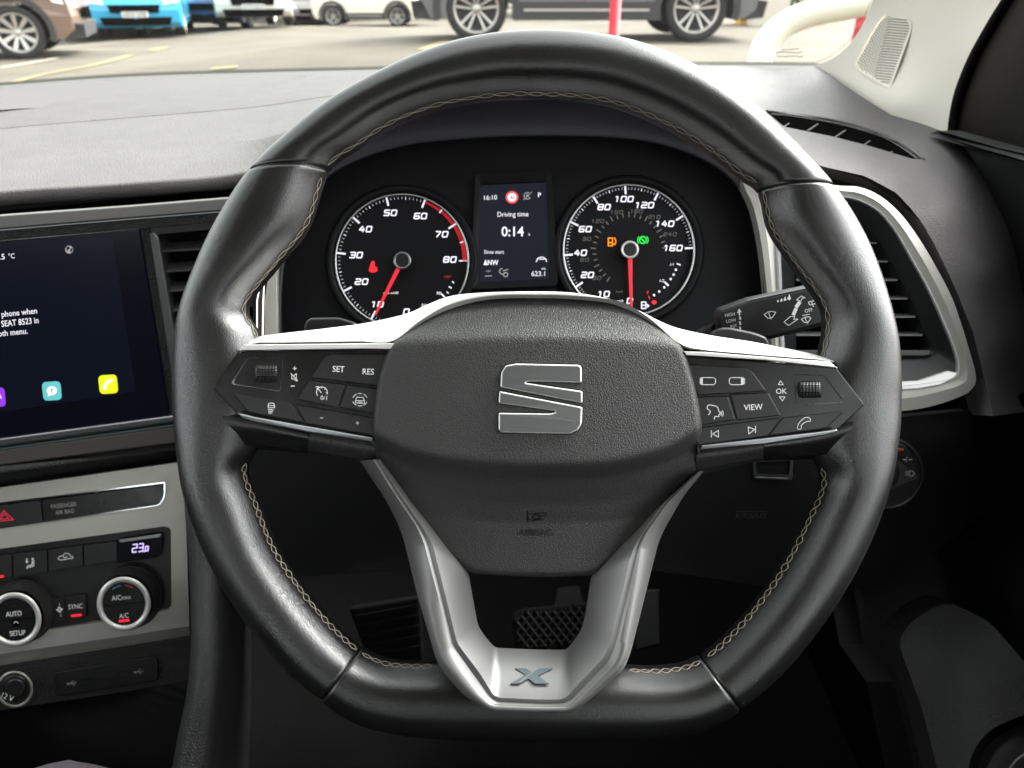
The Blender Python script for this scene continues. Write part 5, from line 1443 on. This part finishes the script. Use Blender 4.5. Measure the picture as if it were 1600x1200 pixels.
# front seats behind the camera
for x in (0.0, -.74):
    seat = thing("front_seat", "dark cloth front seat %s" % ("behind the steering wheel" if x == 0 else "on the passenger side"), "car seat", (x, -.45, .3))
    mb = MB(); mb.box((x - .26, -.62, .55), (x + .26, -.50, 1.12)); mb.build("backrest", m_carpet, seat)
    mb = MB(); mb.box((x - .26, -.50, .45), (x + .26, -.12, .60)); mb.build("seat_cushion", m_carpet, seat)
    mb = MB(); mb.box((x - .13, -.62, 1.16), (x + .13, -.54, 1.32)); mb.build("headrest", m_carpet, seat)

# ================================================================ OUTSIDE: ground, cars, posts
CTL = []      # ground control points (x, y, z)
def gp(px, py, zc):
    p = wp(px, py, zc); CTL.append((p.x, p.y, p.z)); return p
G = {k: gp(*v) for k, v in dict(brown=(40,92,11.2), dark_a=(745,66,9.3), dark_b=(1083,66,9.3), blue=(212,61,16.6), white_front=(392,45,18.5), white_side_a=(522,42,27), white_side_b=(622,42,27),
     white_left=(120,69,17), far_dark=(466,44,30), blue_back=(292,55,18.5), post=(958,72,7.4), yellow=(1165,38,14), barrier=(1185,140,3.1), red=(1322,150,3.4)).items()}
for x in (-8, -3, 0, 3, 8):
    for y in (-8, 0, 3): CTL.append((x, y, 0.0))
for x in (-60, -25, 0, 25, 60): CTL.append((x, 60, G['white_side_a'].z)); CTL.append((x, 140, G['white_side_a'].z))
CT = np.array(CTL)
def gz(x, y):
    d2 = (CT[:, 0] - x) ** 2 + (CT[:, 1] - y) ** 2
    w = 1 / (d2 + .6) ** 1.6
    return float((w * CT[:, 2]).sum() / w.sum())
xs = sorted(set(list(np.linspace(-150, 150, 31)) + list(np.linspace(-16, 16, 65)))); ys = sorted(set(list(np.linspace(-40, 200, 41)) + list(np.linspace(0, 32, 81))))
mb = MB(); nx = len(xs)
mb.add([(x, y, gz(x, y) if y > 1.6 else min(gz(x, y), .1)) for y in ys for x in xs], [(j * nx + i, j * nx + i + 1, (j + 1) * nx + i + 1, (j + 1) * nx + i) for j in range(len(ys) - 1) for i in range(nx - 1)], world=True, smooth=True)
m_ground = mat("weathered_asphalt", (.16, .14, .115), .9, bump=[('noise', 40, .4, .01)], var=.0)
def ground_nodes():
    nt = m_ground.node_tree; N, L = nt.nodes, nt.links; b = N["Principled BSDF"]
    tc = N.new("ShaderNodeTexCoord"); n1 = N.new("ShaderNodeTexNoise"); n1.inputs["Scale"].default_value = .6; n1.inputs["Detail"].default_value = 8
    n2 = N.new("ShaderNodeTexNoise"); n2.inputs["Scale"].default_value = 30; n2.inputs["Detail"].default_value = 3
    L.new(tc.outputs["Object"], n1.inputs["Vector"]); L.new(tc.outputs["Object"], n2.inputs["Vector"])
    r = N.new("ShaderNodeValToRGB"); r.color_ramp.elements[0].position = .3; r.color_ramp.elements[0].color = (.078, .066, .050, 1); r.color_ramp.elements[1].position = .75; r.color_ramp.elements[1].color = (.15, .127, .094, 1)
    L.new(n1.outputs["Fac"], r.inputs[0]); m = N.new("ShaderNodeMix"); m.data_type = 'RGBA'; m.blend_type = 'OVERLAY'; m.inputs[0].default_value = .3
    L.new(r.outputs[0], m.inputs[6]); L.new(n2.outputs["Fac"], m.inputs[7]); L.new(m.outputs[2], b.inputs["Base Color"])
ground_nodes()
mb.build("ground", m_ground, None, kind="structure", org=(0, 0, 0))
# worn yellow lines painted on the ground: pixel pairs dropped on to the ground sheet
def on_ground(px, py):
    o = Vector((0, 0, 1.25)); r = (wp(px, py, 1.0) - o)
    t = 2.0
    for _ in range(400):
        p = o + r * t
        if p.z <= gz(p.x, p.y): break
        t += .1
    return p
def ground_line(name, a, b, w, mt):
    A, B = on_ground(*a), on_ground(*b); A.z = B.z = 0
    d = (B - A); n = Vector((-d.y, d.x, 0)).normalized() * w / 2; m = 24; vs = []
    for i in range(m + 1):
        p = A + d * i / m
        for q in (p + n, p - n): vs.append((q.x, q.y, gz(q.x, q.y) + .012))
    mb = MB(); mb.add(vs, [(2 * i, 2 * i + 2, 2 * i + 3, 2 * i + 1) for i in range(m)], world=True, smooth=True); return mb.build(name, mt, None, kind="structure")
m_yl = mat("worn_yellow", (.31, .25, .13), .8)
m_wl = mat("worn_white_line", (.50, .46, .40), .8)
ground_line("road_marking", (20,131), (205,88), .10, m_yl)
ground_line("road_marking", (0,108), (90,92), .08, m_wl)
ground_line("road_marking", (235,81), (262,75), .16, m_yl)
ground_line("road_marking", (662,80), (702,64), .16, m_yl)
ground_line("road_marking", (330,110), (372,106), .12, m_yl)

m_tyre = mat("tyre", (.02, .02, .02), .8); m_rim = mat("alloy_rim", (.50, .48, .45), .35, metal=.7); m_glassc = mat("car_glass", (.02, .025, .03), .08)
m_clad = mat("cladding", (.035, .035, .037), .6); m_lampc = mat("lamp_clear", (.75, .78, .80), .15); m_plate = mat("plate_white", (.72, .72, .70), .5); m_lampo = mat("lamp_orange", (.8, .35, .05), .3)
def car(label, P, yaw, paint, L=4.3, W=1.82, H=1.55, wb=2.62, tr=.34, clad=True, plate=None, spokes=5, suv=True, grille=True, twin=True):
    g = thing("parked_car", label, "car", P, group="cars parked outside the windscreen")
    R = Matrix.Rotation(yaw, 3, 'Z'); P = Vector(P)
    tw = lambda x, y, z: P + R @ Vector((x, y, z))
    xf, xr = L / 2 - .86, L / 2 - .86 - wb; gc = .24 if suv else .19
    hb = .98 if suv else .88
    arch = lambda x: [(x + (tr + .07) * math.cos(a), tr + (tr + .07) * math.sin(a)) for a in np.radians(np.linspace(-15, 195, 14))]
    prof = [(-L/2 + .12, gc + .02)] + [p for p in reversed(arch(xr))] + [p for p in reversed(arch(xf))] + [(L/2 - .16, gc + .02), (L/2 - .03, gc + .12), (L/2, .55), (L/2 - .03, hb - .20), (L/2 - .18, hb - .07), (L/2 - .55, hb), (L/2 - 1.15, hb + .08), (0, hb + .10), (-L/2 + .35, hb + .12), (-L/2 + .06, hb), (-L/2, .7), (-L/2 + .02, .45)]
    # order: along the bottom from rear to front, then back over the top
    prof = [(-L/2 + .12, gc + .02)] + list(reversed(arch(xr))) + list(reversed(arch(xf))) + prof[1 + 28:]
    n = len(prof)
    slices = [(-1.0, .10), (-.985, .03), (-.93, 0), (-.5, -.02), (0, -.03), (.5, -.02), (.93, 0), (.985, .03), (1.0, .10)]
    vs = []
    for (t, ins) in slices:
        for (x, z) in prof:
            k = abs(x) / (L / 2)
            xx = x * (1 - .055 * t * t * (1 if k > .8 else 0)) ; zz = z
            if z > .62: zz = z - ins * .5 * (z - .62) / .4
            yy2 = t * W / 2 * (1 - .05 * max(0, k - .75) / .25) * (1 - (.05 * (z - .6) if z > .6 else 0))
            vs.append(tw(xx, yy2, zz))
    m = len(slices); mb = MB()
    fs = [(i * n + k, i * n + (k + 1) % n, (i + 1) * n + (k + 1) % n, (i + 1) * n + k) for i in range(m - 1) for k in range(n)]
    tri = tessellate_polygon([[Vector((p[0], p[1], 0)) for p in prof]])
    fs += [tuple(t) for t in tri] + [tuple((m - 1) * n + i for i in t) for t in tri]
    mb.add(vs, fs, world=True, smooth=False); bodyo = mb.build("body", paint, g)
    # greenhouse
    mb = MB(); z0, z1 = hb + .02, H - .04
    ring0 = [(L/2 - 1.12, z0), (-L/2 + .15, z0)]; ring1 = [(L/2 - 1.75, z1), (-L/2 + .55, z1)]
    w0, w1 = W / 2 * .93, W / 2 * .74
    v = [tw(ring0[0][0], -w0, z0), tw(ring0[0][0], w0, z0), tw(ring0[1][0], w0, z0), tw(ring0[1][0], -w0, z0), tw(ring1[0][0], -w1, z1), tw(ring1[0][0], w1, z1), tw(ring1[1][0], w1, z1), tw(ring1[1][0], -w1, z1)]
    mb.add(v, [(0,1,5,4),(1,2,6,5),(2,3,7,6),(3,0,4,7)], world=True); mb.build("windows", m_glassc, g)
    mb = MB(); a, b = ring1[0][0] + .05, ring1[1][0] - .1
    v = [tw(a, -w1 - .02, z1), tw(a, w1 + .02, z1), tw(b, w1 + .02, z1), tw(b, -w1 - .02, z1), tw(a - .15, -w1 + .1, H), tw(a - .15, w1 - .1, H), tw(b + .1, w1 - .1, H), tw(b + .1, -w1 + .1, H)]
    mb.add(v, [(0,1,5,4),(1,2,6,5),(2,3,7,6),(3,0,4,7),(4,5,6,7),(0,3,2,1)], world=True); mb.build("roof", paint, g)
    if clad:
        mb = MB()
        for s_ in (-1, 1):
            for xc in (xf, xr):
                ar = [(xc + (tr + .075) * math.cos(a), tr + (tr + .075) * math.sin(a), xc + (tr + .15) * math.cos(a), tr + (tr + .15) * math.sin(a)) for a in np.radians(np.linspace(-15, 195, 16))]
                vv = [];
                for q in ar: vv += [tw(q[0], s_ * (W/2 + .012), q[1]), tw(q[2], s_ * (W/2 + .012), q[3]), tw(q[2], s_ * (W/2 - .03), q[3])]
                mb.add(vv, [f for i in range(15) for f in ((3*i, 3*i+1, 3*i+4, 3*i+3), (3*i+1, 3*i+2, 3*i+5, 3*i+4))], world=True)
            x0, x1 = xr + tr + .12, xf - tr - .12
            vv = [tw(x, s_ * (W/2 + d), z) for d in (.014, -.03) for x, z in ((x0, gc), (x1, gc), (x1, gc + .20), (x0, gc + .20))]
            mb.add(vv, [(0,1,2,3),(3,2,6,7),(0,1,5,4)], world=True)
        for e in (1, -1):
            xx = e * (L/2 + .012)
            vv = [tw(xx - e * .02, -W*.40, gc + .02), tw(xx - e * .02, W*.40, gc + .02), tw(xx, W*.42, gc + .20), tw(xx, -W*.42, gc + .20), tw(xx - e * .3, W*.42, gc + .24), tw(xx - e * .3, -W*.42, gc + .24), tw(xx - e * .3, W*.42, gc - .01), tw(xx - e * .3, -W*.42, gc - .01)]
            mb.add(vv, [(0,1,2,3),(3,2,4,5),(1,6,4,2),(0,7,5,3)], world=True)
        mb.build("cladding", m_clad, g)
    # wheels
    for xc in (xf, xr):
        for s_ in (-1, 1):
            yc = s_ * (W / 2 - .12)
            def rv(prof_, nseg=40):
                vv = [tw(xc + r * math.cos(2 * math.pi * k / nseg), yc + s_ * h, tr + r * math.sin(2 * math.pi * k / nseg)) for (r, h) in prof_ for k in range(nseg)]
                return vv, [(i * nseg + k, i * nseg + (k + 1) % nseg, (i + 1) * nseg + (k + 1) % nseg, (i + 1) * nseg + k) for i in range(len(prof_) - 1) for k in range(nseg)]
            mb = MB(); mb.add(*rv([(tr * .70, -.10), (tr * .97, -.10), (tr, -.07), (tr, .07), (tr * .97, .105), (tr * .78, .11), (tr * .73, .09)]), world=True, smooth=True); ty = mb.build("wheel", m_tyre, g)
            mb = MB(); mb.add(*rv([(tr * .74, .10), (tr * .72, .105), (tr * .66, .06), (tr * .64, -.03)]), world=True, smooth=True)
            hubr = tr * .14
            mb.add(*rv([(hubr, .02), (hubr, .055), (hubr * .6, .065), (0.001, .065)], 16), world=True, smooth=True)
            for k in range(spokes):
                for q in ((-.16, .16) if twin else (0,)):
                    a = 2 * math.pi * k / spokes + math.pi / 2
                    def pt(r, dq, h): return tw(xc + r * math.cos(a + dq), yc + s_ * h, tr + r * math.sin(a + dq))
                    w0_, w1_ = (.10, .055) if twin else (.20, .13)
                    sq = q * 1.35
                    vv = [pt(hubr * 1.0, q * 2 - w0_ * 2, .05), pt(hubr * 1.0, q * 2 + w0_ * 2, .05), pt(tr * .68, sq + w1_, .085), pt(tr * .68, sq - w1_, .085),
                          pt(hubr * 1.0, q * 2 - w0_ * 2, .01), pt(hubr * 1.0, q * 2 + w0_ * 2, .01), pt(tr * .68, sq + w1_, .03), pt(tr * .68, sq - w1_, .03)]
                    mb.add(vv, [(0,1,2,3),(1,5,6,2),(0,3,7,4)], world=True)
            mb.build("rim", m_rim, ty)
            mb = MB(); mb.add(*rv([(tr * .66, -.02), (.001, -.02)]), world=True); mb.build("brake_disc", m_clad, ty)
    # shut lines and sill trim on both sides
    mb = MB()
    for s_ in (-1, 1):
        for x0 in (xf - tr - .22, (xf + xr) / 2 - .05, xr + tr + .10):
            mb.add([tw(x0 - .006, s_ * (W/2 + .001), .40), tw(x0 + .006, s_ * (W/2 + .001), .40), tw(x0 + .012, s_ * (W/2 * (1 - .05 * .2) + .002), .80), tw(x0 + .0, s_ * (W/2 * (1 - .05 * .2) + .002), .80)], [(0,1,2,3)], world=True)
    mb.build("shut_line", m_deep, bodyo)
    mb = MB()
    for s_ in (-1, 1):
        x0, x1 = xr + tr + .2, xf - tr - .2
        mb.add([tw(x, s_ * (W/2 + d), z) for d in (.020, .0) for x, z in ((x0, .34), (x1, .34), (x1, .365), (x0, .365))], [(0,1,2,3),(3,2,6,7),(0,1,5,4)], world=True)
    mb.build("sill_trim", m_rim, bodyo)
    # face
    xx = L / 2
    if grille:
        mb = MB()
        for (y0, y1, za, zb, o_) in ((-.52, .52, .50, .66, .012), (-.72, .72, .26, .42, -.02)):
            yv = lambda y, z: tw(xx + o_ - .055 * xx * (y / (W/2)) ** 2 * .6, y, z)
            vv = []
            for y in np.linspace(y0, y1, 7): vv += [yv(y * .92, za), yv(y, zb)]
            mb.add(vv, [(2*i, 2*i+2, 2*i+3, 2*i+1) for i in range(6)], world=True)
        mb.build("grille", m_deep, g)
    for s_ in (-1, 1):
        mb = MB()
        yv = lambda y, z, o_=.01: tw(xx + o_ - .055 * xx * (y / (W/2)) ** 2 - (z - .6) * .25, y, z)
        vv = [yv(s_ * .58, .66), yv(s_ * .86, .70), yv(s_ * .87, .82), yv(s_ * .60, .76), tw(xx - .38, s_ * (W/2 * .985), .84), tw(xx - .30, s_ * (W/2 * .99), .74)]
        mb.add(vv, [(0,1,2,3),(1,5,4,2)], world=True); mb.build("headlight", m_lampc, g)
    if plate:
        mb = MB(); z0, z1 = (.42, .53); o_ = .03
        mb.add([tw(xx + o_, -.26, z0), tw(xx + o_, .26, z0), tw(xx + o_, .26, z1), tw(xx + o_, -.26, z1), tw(xx - .03, -.26, z0), tw(xx - .03, .26, z0), tw(xx - .03, .26, z1), tw(xx - .03, -.26, z1)], [(0,1,2,3),(0,1,5,4),(3,2,6,7),(0,3,7,4),(1,2,6,5)], world=True)
        mb.mi = 1
        v2, f2 = glyphs(plate, .01); mx = (max(p[0] for p in v2) + min(p[0] for p in v2)) / 2; s2 = .105; wx = .44 / ((max(p[0] for p in v2) - min(p[0] for p in v2)) * s2)
        mb.add([tw(xx + o_ + .004, (p[0] - mx) * s2 * wx, z0 + .02 + p[1] * s2) for p in v2], f2, world=True)
        mb.build("number_plate", [m_plate, m_deep], g)
    return g
def paint(n, c, r=.3, metal=0.0): return mat(n, c, r, metal=metal, coat=.6)
pw = paint("paint_white", (.74, .73, .66)); pc = paint("paint_cream_white", (.76, .74, .62)); pb_ = paint("paint_sky_blue", (.03, .36, .62)); pbr = paint("paint_bronze", (.20, .13, .10), .3, .4); pg = paint("paint_dark_grey", (.15, .15, .155), .3, .4); pgr = paint("paint_mid_grey", (.17,.16,.16)); pbd = paint("paint_deep_blue", (.03,.12,.25))
rad = math.radians
def mid(a, b): return (Vector(G[a]) + Vector(G[b])) / 2
D = mid('dark_a', 'dark_b')
wbd = (G['dark_a'] - G['dark_b']).length
fwd = .86
car("large dark grey car seen side on just above the steering wheel rim", D + Vector((-(4.25/2 - .86 - wbd/2) , .92, 0)), 0, pg, L=4.25, W=1.9, H=1.62, wb=wbd, tr=.365)
W7 = mid('white_side_a', 'white_side_b'); wb7 = (G['white_side_a'] - G['white_side_b']).length
car("cream white car seen side on in the distance, left of the large dark car", W7 + Vector((-.0, .9, 0)), 0, pc, L=3.95, W=1.75, H=1.6, wb=wb7, tr=.34)
car("bright blue electric hatchback facing the windscreen", G['blue'] + Vector((-.55, 2.1, 0)), rad(-73), pb_, L=4.3, W=1.84, clad=False, suv=False, grille=True, plate="KR73 OTB")
car("white car facing the windscreen, right of the bright blue one", G['white_front'] + Vector((-.5, 2.2, 0)), rad(-74), pw, L=4.3, W=1.84, clad=False, plate="KY73 SLN")
Bq = G['brown']
yawb = rad(20)
car("bronze car with grey wheel arches cropped by the left edge", Bq + Matrix.Rotation(yawb, 3, 'Z') @ Vector((-(4.4/2 - .86), .80, 0)), yawb, pbr, L=4.4, W=1.85, tr=.35, spokes=9, twin=False)
car("white car partly hidden between the bronze and bright blue cars", G['white_left'] + Vector((-.1, 2.6, 0)), rad(-80), pw, L=4.2, clad=True)
car("deep blue car just right of the bright blue one", G['blue_back'] + Vector((.1, 3.0, 0)), rad(-88), pbd, L=4.2, clad=False, suv=False)
car("mid grey car between the two white cars", G['far_dark'] + Vector((.0, 2.4, 0)), rad(-75), pgr, L=4.2, clad=False, suv=False)
# row further back closes the view at the top of the screen
m_hedge = mat("hedge_green", (.05, .08, .03), .8)
for k, (x, y) in enumerate(((-16, 36), (-6, 38), (5, 37), (16, 36))):
    mb = MB(); rr = random.Random(k); z = G['white_side_a'].z; vs = []; fs = []
    for i in range(2600):
        c = Vector((x + rr.uniform(-5.5, 5.5), y + rr.gauss(0, 1.0), z + rr.uniform(0, 1) ** .8 * (2.0 + .5 * math.sin(i)))); u = Vector((rr.uniform(-1,1), rr.uniform(-1,1), rr.uniform(-1,1))).normalized() * .16; w = u.cross(Vector((rr.uniform(-1,1), rr.uniform(-1,1), rr.uniform(-1,1)))).normalized() * .1
        b = len(vs); vs += [c - u, c + w, c + u, c - w]; fs.append((b, b+1, b+2, b+3))
    mb.add(vs, fs, world=True); mb.build("hedge", m_hedge, None, ["green hedge behind the bright blue car", "green hedge behind the white car facing us", "green hedge behind the large dark car", "green hedge behind the white tube barrier"][k], "hedge", group="hedges at the back of the lot")
# posts and barrier
m_redp = mat("red_paint", (.5, .015, .03), .6); m_wtube = mat("cream_tube", (.78, .74, .62), .4)
p = G['post']; mb = MB(); mb.tube([tuple(p - Vector((0, 0, .2))), tuple(p + Vector((0, 0, 1.2)))], .052, 24, world=True); mb.build("red_post", m_redp, None, "slim red post just above the top of the steering wheel", "post")
p = G['red']; mb = MB(); mb.tube([tuple(p - Vector((0, 0, .5))), tuple(p + Vector((.03, 0, .36))), tuple(p + Vector((.03, 0, 1.2)))], .045, 24, world=True); mb.build("red_post", m_redp, None, "thick red post behind the cream tube at the pillar", "post")
pts = [(1180,150,3.1),(1186,100,3.08),(1198,66,3.06),(1228,38,3.04),(1270,20,3.0),(1320,10,2.95),(1380,-2,2.9),(1500,-25,2.8)]
mb = MB(); mb.tube([cp(*q) for q in cat(pts, 8)], [.050] * (len(pts) * 8 - 7), 24); mb.build("tube_barrier", m_wtube, None, "bent cream tube barrier outside by the pillar", "barrier")
mb = MB(); p = G['yellow']; 
mb.box((p.x - .12, p.y, p.z), (p.x + .15, p.y + .3, p.z + 1.0)); mb.box((p.x + .3, p.y - .1, p.z), (p.x + .5, p.y + .2, p.z + .75)); mb.box((p.x - .1, p.y, p.z + .7), (p.x + .5, p.y + .25, p.z + .95))
mb.build("yellow_trolley", mat("trolley_yellow", (.65, .38, .04), .5), None, "small yellow trolley on the ground right of the large dark car", "trolley")
p = wp(1200, 30, 13.5); mb = MB(); mb.box((p.x - .25, p.y, p.z - .9), (p.x + .35, p.y + .4, p.z + 1.6)); mb.build("utility_cabinet", mat("cabinet_cream", (.62, .58, .5), .6), None, "pale grey cabinet right of the yellow trolley", "cabinet")
